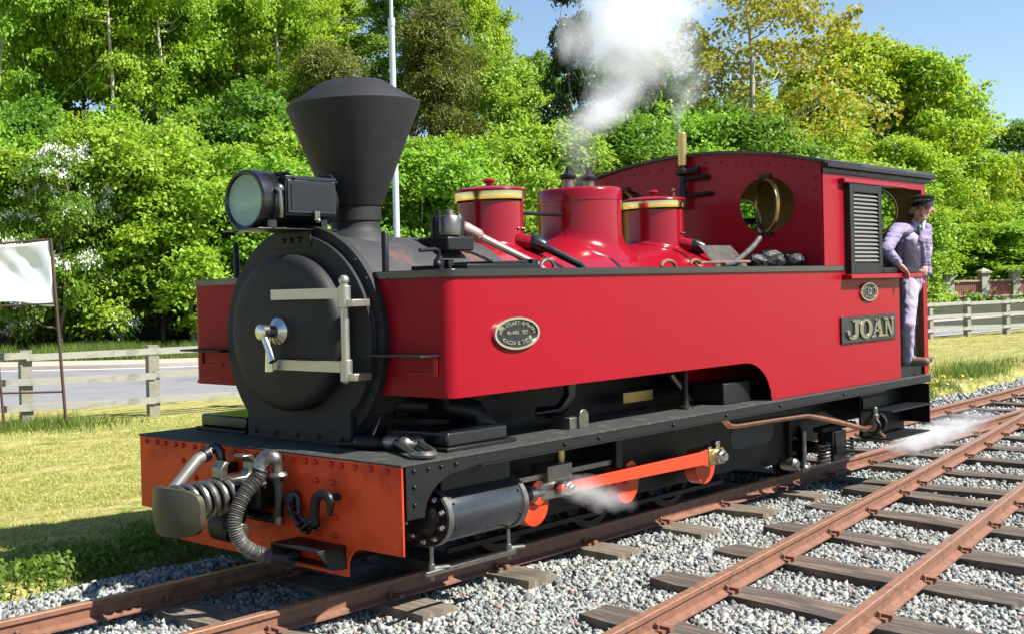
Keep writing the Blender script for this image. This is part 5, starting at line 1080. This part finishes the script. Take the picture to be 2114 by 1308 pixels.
def leaves(C_, Nn, nper, spread, ln, wd, jit, r2, flat=.35):
    n = len(C_); N_ = np.repeat(Nn, nper, 0)+r2.normal(size=(n*nper, 3))*jit; N_ /= np.linalg.norm(N_, axis=1)[:, None]
    Ns = np.repeat(Nn, nper, 0); off = r2.normal(size=(n*nper, 3)); off -= (off*Ns).sum(1)[:, None]*Ns*(1-flat)
    P_ = np.repeat(C_, nper, 0)+off*spread*.55
    d = r2.normal(size=(n*nper, 3)); d -= (d*N_).sum(1)[:, None]*N_; d /= np.linalg.norm(d, axis=1)[:, None]; w_ = np.cross(N_, d)
    L_ = (ln*r2.uniform(.65, 1.35, n*nper))[:, None]; Wd = (wd*r2.uniform(.7, 1.3, n*nper))[:, None]
    V_ = np.stack([P_-d*L_*.5, P_+w_*Wd*.5+N_*Wd*.14-d*L_*.08, P_+d*L_*.5-N_*L_*.10, P_-w_*Wd*.5+N_*Wd*.14-d*L_*.08], 1).reshape(-1, 3)
    return V_, np.arange(len(V_)).reshape(-1, 4)
def crown_pts(blobs, n, r2, up=.55, inner=.25, lower=-.55):
    B = np.array(blobs); wts = (B[:, 3]*B[:, 4]); wts = wts/wts.sum(); k = r2.choice(len(B), n, p=wts)
    d = r2.normal(size=(n, 3)); d /= np.linalg.norm(d, axis=1)[:, None]; bad = d[:, 2] < lower; d[bad, 2] *= -1
    rad = np.where(r2.random(n) < inner, r2.uniform(.3, .85, n), r2.normal(1.0, .16, n))
    # sprays gather on short twigs: quantise direction a little so that tufts and gaps form
    q = np.round(d*2.6+r2.normal(size=(len(B), 3))[k]*.5)/2.6; q /= np.linalg.norm(q, axis=1)[:, None]+1e-6
    d = d*.55+q*.45; d /= np.linalg.norm(d, axis=1)[:, None]
    C_ = B[k, :3]+d*np.stack([B[k, 3], B[k, 3], B[k, 4]], 1)*rad[:, None]
    N_ = d*(1-up)+np.array([0, 0, up])+r2.normal(size=(n, 3))*.22; N_ /= np.linalg.norm(N_, axis=1)[:, None]
    # long shoots that break the outline
    ns = max(10, n//70); kb_ = r2.integers(0, len(B), ns); ctr = B[:, :3].mean(0); dv_ = B[kb_, :3]-ctr+r2.normal(size=(ns, 3))*.8; dv_ /= np.linalg.norm(dv_, axis=1)[:, None]; dv_[:, 2] = np.abs(dv_[:, 2])*.6+.1
    Ls = r2.uniform(.6, 1.3, ns)*B[:, 3].mean()*1.9; tt = np.linspace(.35, 1, 12)
    Cs = (B[kb_, None, :3]+dv_[:, None]*(Ls[:, None]*tt[None])[..., None]); Cs[..., 2] -= .25*Ls[:, None]*tt[None]**2; Cs = Cs.reshape(-1, 3)+r2.normal(size=(ns*12, 3))*.07
    Nsh = np.tile([0, 0, 1.], (len(Cs), 1))+r2.normal(size=(len(Cs), 3))*.3; Nsh /= np.linalg.norm(Nsh, axis=1)[:, None]
    return np.concatenate([C_, Cs]), np.concatenate([N_, Nsh])
def make_blobs(H_, Wd, z0, r2, n, shape='dome'):
    out = []; n = int(n*2.2)
    for i in range(n):
        t = r2.uniform(0, 1); z = z0+(H_-z0)*(.06+.92*t)
        prof = {'dome': math.sqrt(max(.04, 1-(max(0, t-.35)/.66)**2))*(.72+.28*min(1, t/.3)), 'cone': 1.02-.9*t, 'bush': 1.0-.45*t**3, 'col': .9-.4*t}[shape]
        a = r2.uniform(0, 2*math.pi); rr = Wd*.5*prof*math.sqrt(r2.uniform(.15, 1.05))*.92; br = Wd*r2.uniform(.06, .15)
        out.append((rr*math.cos(a), rr*math.sin(a), z, br*1.2, br*r2.uniform(.3, .65)))
    return out
def branches(H_, z0, blobs, r2, r0, bark, nlimb=14, lean=(0, 0), topf=.9):
    mb = MB(); pth = []; n_ = 9
    for i in range(n_): t = i/(n_-1); pth.append((lean[0]*t*t+r2.normal()*.12*(i > 0), lean[1]*t*t+r2.normal()*.12*(i > 0), H_*topf*t-.6*(i == 0)))
    mb.tube(pth, [r0*(1-.85*(i/(n_-1)))*(1.35 if i == 0 else 1) for i in range(n_)], 9)
    B = sorted(blobs, key=lambda b: -b[3])[:nlimb]
    for b in B:
        t = np.clip((b[2]-.35*math.hypot(b[0], b[1]))/(H_*topf), .12, .92); k = t*(n_-1); i = int(min(k, n_-2)); p0 = np.array(pth[i])*(1-(k-i))+np.array(pth[i+1])*(k-i); p1 = np.array(b[:3])
        m_ = (p0+p1)/2+np.array([r2.normal()*.25, r2.normal()*.25, -.1*np.linalg.norm(p1-p0)]); rr = r0*(1-.85*t)*.5
        mb.tube(smooth_path([p0, m_, p1], 8), list(np.linspace(rr, rr*.25, 8)), 6)
        for q in range(3):
            e = p1+r2.normal(size=3)*b[3]*.7; mb.tube([tuple(m_*.4+p1*.6), tuple((p1+e)/2+r2.normal(size=3)*.1), tuple(e)], [rr*.35, rr*.22, rr*.1], 5)
    return mb
def mesh_of(mb, m):
    me = bpy.data.meshes.new('trunk'); me.from_pydata(mb.v, [], mb.f); me.update(); me.polygons.foreach_set('use_smooth', [True]*len(me.polygons)); me.materials.append(m); return me
PROTO = {}
def proto(key, H_, Wd, z0, nb, shape, nsp, nper, spread, ln, wd, m, seed, up=.5, jit=.45, r0=.22, bark=None, inner=.25, nlimb=14, flat=.3, lower=-.55, blossom=0, topf=.9):
    r2 = np.random.default_rng(seed); bl = make_blobs(H_, Wd, z0, r2, nb, shape)
    C_, N_ = crown_pts(bl, nsp, r2, up, inner, lower); V_, F_ = leaves(C_, N_, nper, spread, ln, wd, jit, r2, flat)
    cme = mesh_np('crown', V_, F_, m); tme = mesh_of(branches(H_, z0, bl, r2, r0, bark or BARK, nlimb, (r2.normal()*.5, r2.normal()*.5), topf), bark or BARK)
    bme = None
    if blossom:
        C2, N2 = crown_pts(bl[:max(3, len(bl)//2)], blossom, r2, .6, 0, -.1); V2, F2 = leaves(C2+N2*.10, N2, 10, .17, .085, .075, .6, r2, .5); bme = mesh_np('blossom', V2, F2, BLOS)
    PROTO[key] = (cme, tme, bme, H_, Wd)
proto('maple1', 13, 9, 3, 30, 'dome', 4200, 8, .42, .24, .17, LIME, 11, .45)
proto('maple2', 12, 8.5, 2, 28, 'dome', 3800, 8, .42, .23, .16, LIME, 12, .5)
proto('ash1', 14, 8, 3, 30, 'dome', 3900, 8, .40, .22, .14, MIDG, 13, .4)
proto('ash2', 13, 8.5, 2.5, 26, 'dome', 3600, 8, .45, .22, .15, HAZL, 14, .5, inner=.3)
proto('hazel1', 6, 6.5, .2, 24, 'bush', 3700, 7, .40, .175, .125, HAZL, 15, .70, .35, .09, BARKP, .2, 10, .15)
proto('hazel2', 5.5, 7, .1, 24, 'bush', 3700, 7, .40, .18, .13, HAZL, 16, .72, .35, .09, BARKP, .2, 10, .12)
proto('hazel3', 7, 6, .2, 24, 'bush', 3700, 7, .42, .18, .125, MIDG, 17, .65, .4, .10, BARKP, .25, 12, .2)
proto('ivy', 14, 5, .5, 30, 'col', 4300, 8, .30, .17, .14, IVY, 18, .25, .5, .3, None, .2, 12)
proto('yew', 13, 8.5, .8, 34, 'cone', 4600, 9, .45, .26, .06, YEWM, 19, .25, .4, .3, None, .25, 14, .25)
proto('syc', 15, 10, 4, 34, 'dome', 2000, 6, .30, .22, .18, SYC, 20, .3, .6, .26, BARKP, .4, 30, .5, -.9, topf=1.0)
proto('hawthorn', 5, 5, .3, 22, 'bush', 3400, 7, .30, .13, .10, MIDG, 21, .5, .45, .1, None, .2, 10, .25, -.5, 620)
proto('tall', 19, 7, 7.5, 22, 'dome', 2600, 7, .45, .20, .14, HAZL, 33, .6, .4, .20, BARKP, .3, 16, .2, topf=.95)
TREES = [
 ('tall', 14, 47, -330, 260, ''), ('tall', 248, 48.5, -360, 250, ''), ('tall', 348, 50, -330, 240, ''), ('tall', 592, 51, -260, 200, ''),  # kind, px, depth, top py, width px, label
 ('maple1', -60, 70, -170, 330, 'maple1'), ('ash1', 110, 74, -200, 330, ''), ('maple2', 270, 72, -190, 330, ''), ('ash1', 430, 76, -90, 300, ''), ('maple1', 560, 70, -120, 300, ''), ('ash2', 690, 78, -30, 260, ''), ('ash1', 860, 74, -40, 240, ''), ('maple2', 985, 76, -10, 170, ''),
 ('ash2', 10, 54, -140, 360, ''), ('maple2', 190, 52, -110, 340, ''), ('ash2', 350, 55, -120, 330, ''), ('maple1', 510, 53, -70, 320, ''), ('yew', 690, 50, 95, 330, ''), ('yew', 905, 54, 10, 330, ''), ('ash2', 1030, 58, 120, 240, ''), ('ivy', 1190, 52, -30, 150, ''), ('ash1', 1115, 62, 130, 220, ''), ('ash1', 1310, 58, 110, 300, ''), ('ash2', 1430, 62, 170, 260, ''),
 ('syc', 1560, 56, -60, 430, ''), ('ash2', 1620, 66, 160, 300, ''), ('maple1', 1770, 68, 78, 330, ''), ('maple2', 1895, 66, 128, 300, ''), ('maple2', 1700, 60, 200, 260, ''), ('maple1', 1985, 72, 225, 190, ''), ('ash1', 2110, 92, 262, 220, ''), ('maple2', 1860, 56, 300, 260, ''), ('ash2', 2045, 80, 400, 240, ''), ('maple1', 2180, 84, 330, 240, ''),
 ('hazel1', 175, 43.5, 265, 330, ''), ('hazel2', 335, 44, 270, 340, ''), ('hazel1', 612, 45, 300, 330, ''), ('hazel2', 815, 46, 310, 320, ''), ('hazel1', -45, 43.2, 270, 320, ''),
 ('hazel2', -70, 41, 330, 380, ''), ('hawthorn', 128, 37.6, 330, 250, ''), ('hazel1', 250, 40, 290, 380, ''), ('hazel2', 400, 40.5, 320, 400, ''), ('hazel1', 560, 42, 350, 360, ''), ('hazel3', 700, 43, 340, 330, ''), ('hazel3', 20, 45, 230, 340, ''), ('hazel3', 480, 47, 215, 360, ''), ('hazel1', 880, 43, 330, 340, ''), ('hazel2', 1020, 45, 300, 330, ''), ('hazel1', 1130, 47, 280, 320, ''), ('hazel3', 1270, 48, 260, 320, ''), ('hazel2', 1400, 50, 255, 330, ''), ('hazel3', 1530, 52, 250, 320, ''), ('hazel2', 1680, 54, 290, 330, ''), ('hazel1', 1782, 55, 350, 300, ''), ('hazel3', 1860, 60, 430, 150, ''), ('hazel2', 2040, 71, 470, 330, ''), ('hazel1', 2150, 72, 440, 300, ''), ('ivy', 1890, 59, 400, 70, ''),
]
KN = {'maple': ('lime green maple tree', 'broadleaf_tree'), 'ash': ('mid green leafy tree', 'broadleaf_tree'), 'hazel': ('bushy green hazel', 'hazel_bush'), 'ivy': ('dark ivy clad tree', 'ivy_clad_tree'), 'yew': ('olive drooping yew tree', 'yew_tree'), 'syc': ('sparse bronze leaved sycamore with bare branches', 'sycamore_tree'), 'tall': ('slender pale stemmed tree', 'slender_tree'), 'hawthorn': ('white flowering hawthorn bush', 'hawthorn_bush')}
def whereabouts(px, D):
    spots = [(-30, 'at the left edge above the banner'), (60, 'just left of the banner pole top'), (130, 'above the white banner'), (230, 'between the banner and the left fence post'), (330, 'above the left fence post'), (440, 'left of the headlamp'), (530, 'directly behind the headlamp'), (620, 'left of the chimney cap'), (740, 'directly behind the chimney'), (850, 'beside the lamp post'), (930, 'between the lamp post and the front dome'), (1020, 'behind the front brass-banded dome'), (1100, 'between the first two domes'), (1180, 'behind the safety valves'), (1290, 'behind the steam plume'), (1390, 'behind the whistle'), (1500, 'above the front of the cab roof'), (1590, 'over the round cab window'), (1690, 'above the middle of the cab roof'), (1790, 'over the louvred shutter'), (1880, 'above the driver'), (1950, 'right of the driver'), (2040, 'behind the parapet pillars'), (3000, 'at the right edge')]
    s = next(t for m_, t in spots if px <= m_); row = 'nearest, ' if D < 42.9 else 'second row, ' if D < 50.5 else ('middle distance, ' if D < 66.5 else 'tallest at the back, ' if px < 1500 else 'farthest, ' if D > 90 else 'far off, ')
    return row+s
seen = {}
for (k, px, D, top, wpx, _) in TREES:
    cme, tme, bme, H_, Wd = PROTO[k]; x, y = depth_at(px, D); g = float(ground_z(x, y)); zt_ = CAM[2]+ray(px, top)[2]*D
    sz_ = max(.3, (zt_-g)/H_); sx_ = wpx*D/FPX/Wd; base = ''.join(c for c in k if not c.isdigit()); kn, nm_ = KN[base]
    lab = f'{kn}, {whereabouts(px, D)}'
    t_ = thing(nm_, (x, y, g), lab, 'bush' if 'bush' in nm_ else 'tree', 'trees and bushes of the roadside wood'); t_.rotation_euler = (0, 0, random.uniform(0, 6.28)); t_.scale = (sx_, sx_, sz_)
    for nme_, me in (('crown', cme), ('trunk', tme), ('blossom', bme)):
        if me: o = bpy.data.objects.new(nme_, me); COL.objects.link(o); o.parent = t_
    seen[lab] = seen.get(lab, 0)+1
print('DUP LABELS', [k for k, v in seen.items() if v > 1])

# ------------------------------------------------------------------ grass, weeds, ground cover
def blades(P_, z, h, wdt, r2, lean=.5):
    n = len(P_); a = r2.uniform(0, 2*math.pi, n); d = np.stack([np.cos(a), np.sin(a), np.zeros(n)], 1); l = r2.normal(size=(n, 3))*lean; l[:, 2] = 0
    hh = (h*r2.uniform(.5, 1.4, n))[:, None]; b = np.column_stack([P_, z]); V_ = np.stack([b-d*wdt/2, b+d*wdt/2, b+np.array([0, 0, 1])*hh+l*hh], 1).reshape(-1, 3)
    return V_, np.arange(len(V_)).reshape(-1, 3)
r3 = np.random.default_rng(5)
def stuff(name, V_, F_, m, label, cat):
    o = bpy.data.objects.new(name, mesh_np(name, V_, F_, m)); COL.objects.link(o); o['kind'] = 'stuff'; o['label'] = label; o['category'] = cat; return o
def in_lawn(n, d0, d1, t0, t1):
    u_ = r3.random(n); d = d0*(d1/d0)**u_; t = r3.uniform(t0, t1, n); x = CAM[0]+_f[0]*d+_r[0]*d*t; y = CAM[1]+_f[1]*d+_r[1]*d*t; return np.stack([x, y], 1)
Pl = np.concatenate([in_lawn(150000, 7.2, 17, -.25, .03), in_lawn(50000, 15, 36, .45, .72)])
edge = 1.12+trk(Pl[:, 0])+.06*np.sin(Pl[:, 0]*1.7); ny = np.interp(Pl[:, 0], [p[0] for p in near_e], [p[1] for p in near_e])
mot = sum(np.sin(Pl[:, 0]*a+Pl[:, 1]*b+c)*k for a, b, c, k in [(2.1, 5.3, 0, 1), (4.4, -7.1, 1, .8), (9.3, 13.1, 2, .7), (-14.7, 19.2, 3, .6), (1.2, 2.2, 4, .9), (23, -17, 5, .5)])
Pl = Pl[(Pl[:, 1] > edge) & (Pl[:, 1] < ny-.1) & (r3.random(len(Pl)) < 1/(1+np.exp(-2.2*(mot+.25))))]
hh = np.where(Pl[:, 0] > 12, .038, .026)*(1+.8*(np.sin(Pl[:, 0]*2.1+Pl[:, 1])*np.sin(Pl[:, 1]*2.6) > .6))
V_, F_ = blades(Pl, ground_z(Pl[:, 0], Pl[:, 1])-.006, hh, .011, r3, .9); stuff('lawn_grass', V_, F_, LAWN, 'short mown yellow green grass between the track and the fence', 'grass')
# weeds along the ballast edge, tufts at fence and verge
def clumps(cs, n, rad, h, wd, r2):
    C_ = np.repeat(np.array(cs), n, 0)+r2.normal(size=(len(cs)*n, 2))*rad; return C_
wc = [(r3.uniform(-1.9, 1.6), 0) for _ in range(95)]; wc = [(x, 1.30+abs(r3.normal())*.20+.1*math.sin(x*2)) for x, _ in wc]
Cw = clumps(wc, 34, .085, 0, 0, r3); hz_ = r3.uniform(0, .085, len(Cw)); Nw = r3.normal(size=(len(Cw), 3))*.5+np.array([-.2, -.4, 1.]); Nw /= np.linalg.norm(Nw, axis=1)[:, None]
V_, F_ = leaves(np.column_stack([Cw, ground_z(Cw[:, 0], Cw[:, 1])+hz_]), Nw, 1, .02, .05, .024, .5, r3)
Pg = np.concatenate([clumps(wc, 60, .13, 0, 0, r3)]); Vg, Fg = blades(Pg, ground_z(Pg[:, 0], Pg[:, 1])-.01, np.full(len(Pg), .075), .010, r3, .6)
stuff('weeds', V_, F_, WEED, 'broad leaved weeds growing along the far ballast edge', 'weeds'); stuff('edge_grass', Vg, Fg, GRS, 'longer green grass fringing the ballast', 'grass')
tall = []
for (px, py, n, h) in [(2000, 772, 420, .26), (1985, 778, 300, .2), (1960, 800, 380, .13), (1935, 812, 400, .12), (2025, 765, 200, .13), (2060, 757, 200, .1), (2100, 745, 200, .1), (60, 885, 420, .16), (125, 880, 420, .17), (20, 890, 300, .14), (190, 876, 300, .13)]:
    c = at(px, py, z=-.05); q = np.array(c[:2])+r3.normal(size=(n, 2))*(.28 if px > 1000 else .35); tall.append(blades(q, ground_z(q[:, 0], q[:, 1])-.01, np.full(n, h), .014, r3, .35))
vg = in_lawn(26000, 31.5, 39, -.24, .0); hv_ = .14+.18*(np.sin(vg[:, 0]*1.1)*np.sin(vg[:, 1]*.9+1) > 0); 
fy = np.interp(vg[:, 0], [p[0] for p in ext], [p[1] for p in ext]); k_ = vg[:, 1] > fy; tall.append(blades(vg[k_], np.full(k_.sum(), -.05), hv_[k_], .03, r3, .4))
V_ = np.concatenate([t[0] for t in tall]); stuff('tall_grass', V_, np.arange(len(V_)).reshape(-1, 3), GRS, 'tall tufts of uncut grass on the verges and by the fences', 'grass')
fl = [at(px, py, z=-.02) for px, py in [(1930, 808), (1945, 800), (1962, 796), (1978, 790), (1940, 815), (1955, 806), (1990, 786), (1925, 818), (1970, 800)]]
Cf = np.repeat(np.array(fl), 7, 0)[::2]+r3.normal(size=(32, 3))*np.array([.25, .25, .03]); Cf[:, 2] = ground_z(Cf[:, 0], Cf[:, 1])+r3.uniform(.06, .12, 32)
V_, F_ = leaves(Cf, np.tile([-.4, -.5, .8], (32, 1)), 2, .02, .035, .03, .4, r3); stuff('yellow_flowers', V_, F_, mat('dandelion yellow', (.75, .55, .02), .7), 'small yellow flowers in the grass right of the cab', 'flowers')
iv = []
for px in np.arange(1900, 2200, 3): iv.append((px+r3.normal()*4, r3.uniform(619, 645 if (px < 2015 or 2070 < px < 2110) else 627)))
Ci = np.array([CAM+ray(a, b)*(pD-.5) for a, b in iv]); Ci = np.repeat(Ci, 16, 0)+r3.normal(size=(len(Ci)*16, 3))*.14
Ni = np.tile(-np.array([_f[0], _f[1], -.5]), (len(Ci), 1)); Ni /= np.linalg.norm(Ni, axis=1)[:, None]; V_, F_ = leaves(Ci, Ni, 3, .15, .20, .16, .5, r3); stuff('wall_ivy', V_, F_, MIDG, 'ivy trailing over the stone wall below the parapet', 'ivy')

# ------------------------------------------------------------------ steam
def steam(name, x0, x1, y0, y1, z0, z1, axis, path, label, dens, nscale, seed, thr=.42, aniso=.2):
    # closed box of air; density follows a centre line and radius given along one axis, broken up by noise
    cx, cy_, cz = (x0+x1)/2, (y0+y1)/2, z0
    mb = MB().box(x0, x1, y0, y1, z0, z1)
    m = bpy.data.materials.new(name); m.use_nodes = True; t = m.node_tree; N = t.nodes; L = t.links; N.remove(N['Principled BSDF']); out = N['Material Output']
    vol = N.new('ShaderNodeVolumePrincipled'); vol.inputs['Color'].default_value = (.93, .94, .96, 1); vol.inputs['Anisotropy'].default_value = aniso; L.new(vol.outputs[0], out.inputs['Volume'])
    tc = N.new('ShaderNodeTexCoord'); wn = N.new('ShaderNodeTexNoise'); wn.inputs['Scale'].default_value = nscale*.5; wn.inputs['Detail'].default_value = 2; L.new(tc.outputs['Object'], wn.inputs['Vector'])
    sb_ = N.new('ShaderNodeVectorMath'); sb_.operation = 'SUBTRACT'; L.new(wn.outputs['Color'], sb_.inputs[0]); sb_.inputs[1].default_value = (.5, .5, .5)
    sc2 = N.new('ShaderNodeVectorMath'); sc2.operation = 'SCALE'; sc2.inputs['Scale'].default_value = .55/nscale; L.new(sb_.outputs[0], sc2.inputs[0])
    ad = N.new('ShaderNodeVectorMath'); ad.operation = 'ADD'; L.new(tc.outputs['Object'], ad.inputs[0]); L.new(sc2.outputs[0], ad.inputs[1])
    sp = N.new('ShaderNodeSeparateXYZ'); L.new(ad.outputs[0], sp.inputs[0])
    ai = 'xyz'.index(axis); others = [i for i in range(3) if i != ai]
    lo, hi = path[0][0], path[-1][0]
    mr = N.new('ShaderNodeMapRange'); mr.inputs[1].default_value = lo; mr.inputs[2].default_value = hi; L.new(sp.outputs[ai], mr.inputs[0])
    def curve(idx, scale, bias):
        fc = N.new('ShaderNodeFloatCurve'); c = fc.mapping.curves[0]
        pts = [((p[0]-lo)/(hi-lo), (p[idx]-bias)/scale) for p in path]
        c.points[0].location = pts[0]; c.points[1].location = pts[-1]
        for q in pts[1:-1]: c.points.new(*q)
        fc.mapping.use_clip = False; fc.mapping.update(); L.new(mr.outputs[0], fc.inputs['Value'])
        mm = N.new('ShaderNodeMath'); mm.operation = 'MULTIPLY_ADD'; mm.inputs[1].default_value = scale; mm.inputs[2].default_value = bias; L.new(fc.outputs[0], mm.inputs[0]); return mm.outputs[0]
    def rng_(i): v = [p[i] for p in path]; a, b = min(v), max(v); return (max(b-a, 1e-3), a)
    ca = curve(1, *rng_(1)); cb_ = curve(2, *rng_(2)); cr_ = curve(3, *rng_(3)); cd = curve(4, *rng_(4))
    def M(op, a, b=None, c=None):
        n = N.new('ShaderNodeMath'); n.operation = op
        for i, v in enumerate((a, b, c)):
            if v is None: continue
            if isinstance(v, (int, float)): n.inputs[i].default_value = v
            else: L.new(v, n.inputs[i])
        return n.outputs[0]
    da = M('SUBTRACT', sp.outputs[others[0]], ca); db = M('SUBTRACT', sp.outputs[others[1]], cb_); r_ = M('SQRT', M('ADD', M('MULTIPLY', da, da), M('MULTIPLY', db, db)))
    fall = M('SUBTRACT', 1.0, M('DIVIDE', r_, cr_))                     # 1 on the axis, 0 at the edge
    ns = N.new('ShaderNodeTexNoise'); ns.inputs['Scale'].default_value = nscale; ns.inputs['Detail'].default_value = 7; ns.inputs['Roughness'].default_value = .68; ns.inputs['Distortion'].default_value = .4
    mp = N.new('ShaderNodeMapping'); mp.inputs['Location'].default_value = (seed*3.1, seed*1.7, seed*.9); L.new(tc.outputs['Object'], mp.inputs[0]); L.new(mp.outputs[0], ns.inputs['Vector'])
    v = M('ADD', fall, M('MULTIPLY', M('SUBTRACT', ns.outputs[0], .5), 2.5)); v = M('SUBTRACT', v, thr-.3); v = M('MINIMUM', M('MAXIMUM', v, 0), 1); v = M('MULTIPLY', M('POWER', v, 1.5), M('GREATER_THAN', fall, 0.0))
    L.new(M('MULTIPLY', M('MULTIPLY', v, cd), dens), vol.inputs['Density'])
    o = build(name, mb, m, None, smooth=0, kind='stuff', label=label, category='steam'); 
    return o
def w0(px, py, y=0): return at(px, py, y=y)
pl = []
for px, py, rpx, dn in [(1193, 362, 44, .10), (1198, 335, 62, .13), (1204, 300, 76, .24), (1222, 265, 84, .7), (1258, 225, 92, .95), (1285, 185, 112, .85), (1300, 140, 140, .5), (1292, 95, 150, .7), (1305, 50, 160, .9), (1330, 5, 175, .7), (1375, -60, 200, .5), (1420, -130, 220, .4)]:
    p = w0(px, py, .05); pl.append((p[2], p[0], .05, rpx/270., dn))
steam('steam_plume', 2.3, 5.6, -1.1, 1.1, 2.38, pl[-1][0], 'z', pl, 'billowing white steam plume blowing off from the safety valves', 8, 2.6, 1, .38)
p = [w0(px, py, .05) for px, py in [(1407, 272), (1403, 240), (1412, 215), (1425, 180), (1440, 140)]]
steam('whistle_steam', 4.2, 5.6, -.5, .6, 2.86, p[-1][2], 'z', [(q[2], q[0], .05, r_, d_) for q, r_, d_ in zip(p, (.05, .09, .14, .2, .22), (.8, .6, .45, .3, .1))], 'thin wisp of steam above the brass whistle', 7, 6, 2)
cs_ = [(at(px, py, y=-1.0), r_, d_) for px, py, r_, d_ in [(1150, 1015, .05, .4), (1180, 1005, .11, 1), (1215, 1015, .13, .8), (1250, 1028, .10, .5), (1290, 1035, .07, .2)]]
steam('cylinder_steam', float(cs_[0][0][0])-.05, float(cs_[-1][0][0]), -1.2, -.96, .16, .54, 'x', [(float(q[0]), -1.06, float(q[2]), r_, d_) for q, r_, d_ in cs_], 'small puff of leaking steam over the connecting rod', 8, 7, 3)
gs = [(at(px, py, z=.02), r_, d_) for px, py, r_, d_ in [(1838, 930, .07, .5), (1875, 924, .14, 1), (1915, 910, .17, 1), (1960, 893, .18, .7), (2000, 878, .17, .4), (2045, 862, .15, .1)]]
steam('ground_steam', float(gs[0][0][0])-.1, float(gs[-1][0][0])+.1, -1.5, .2, -.06, .42, 'x', [(float(q[0]), float(q[1]), .06, r_, d_) for q, r_, d_ in gs], 'white steam drifting low over the rails behind the cab steps', 7, 5.5, 4)


# report any piece nested deeper than thing > part > sub-part
for o in scn.objects:
    d, p = 0, o.parent
    while p is not None: d, p = d+1, p.parent
    if d > 2: print('TOO DEEP', o.name, o.parent.name)
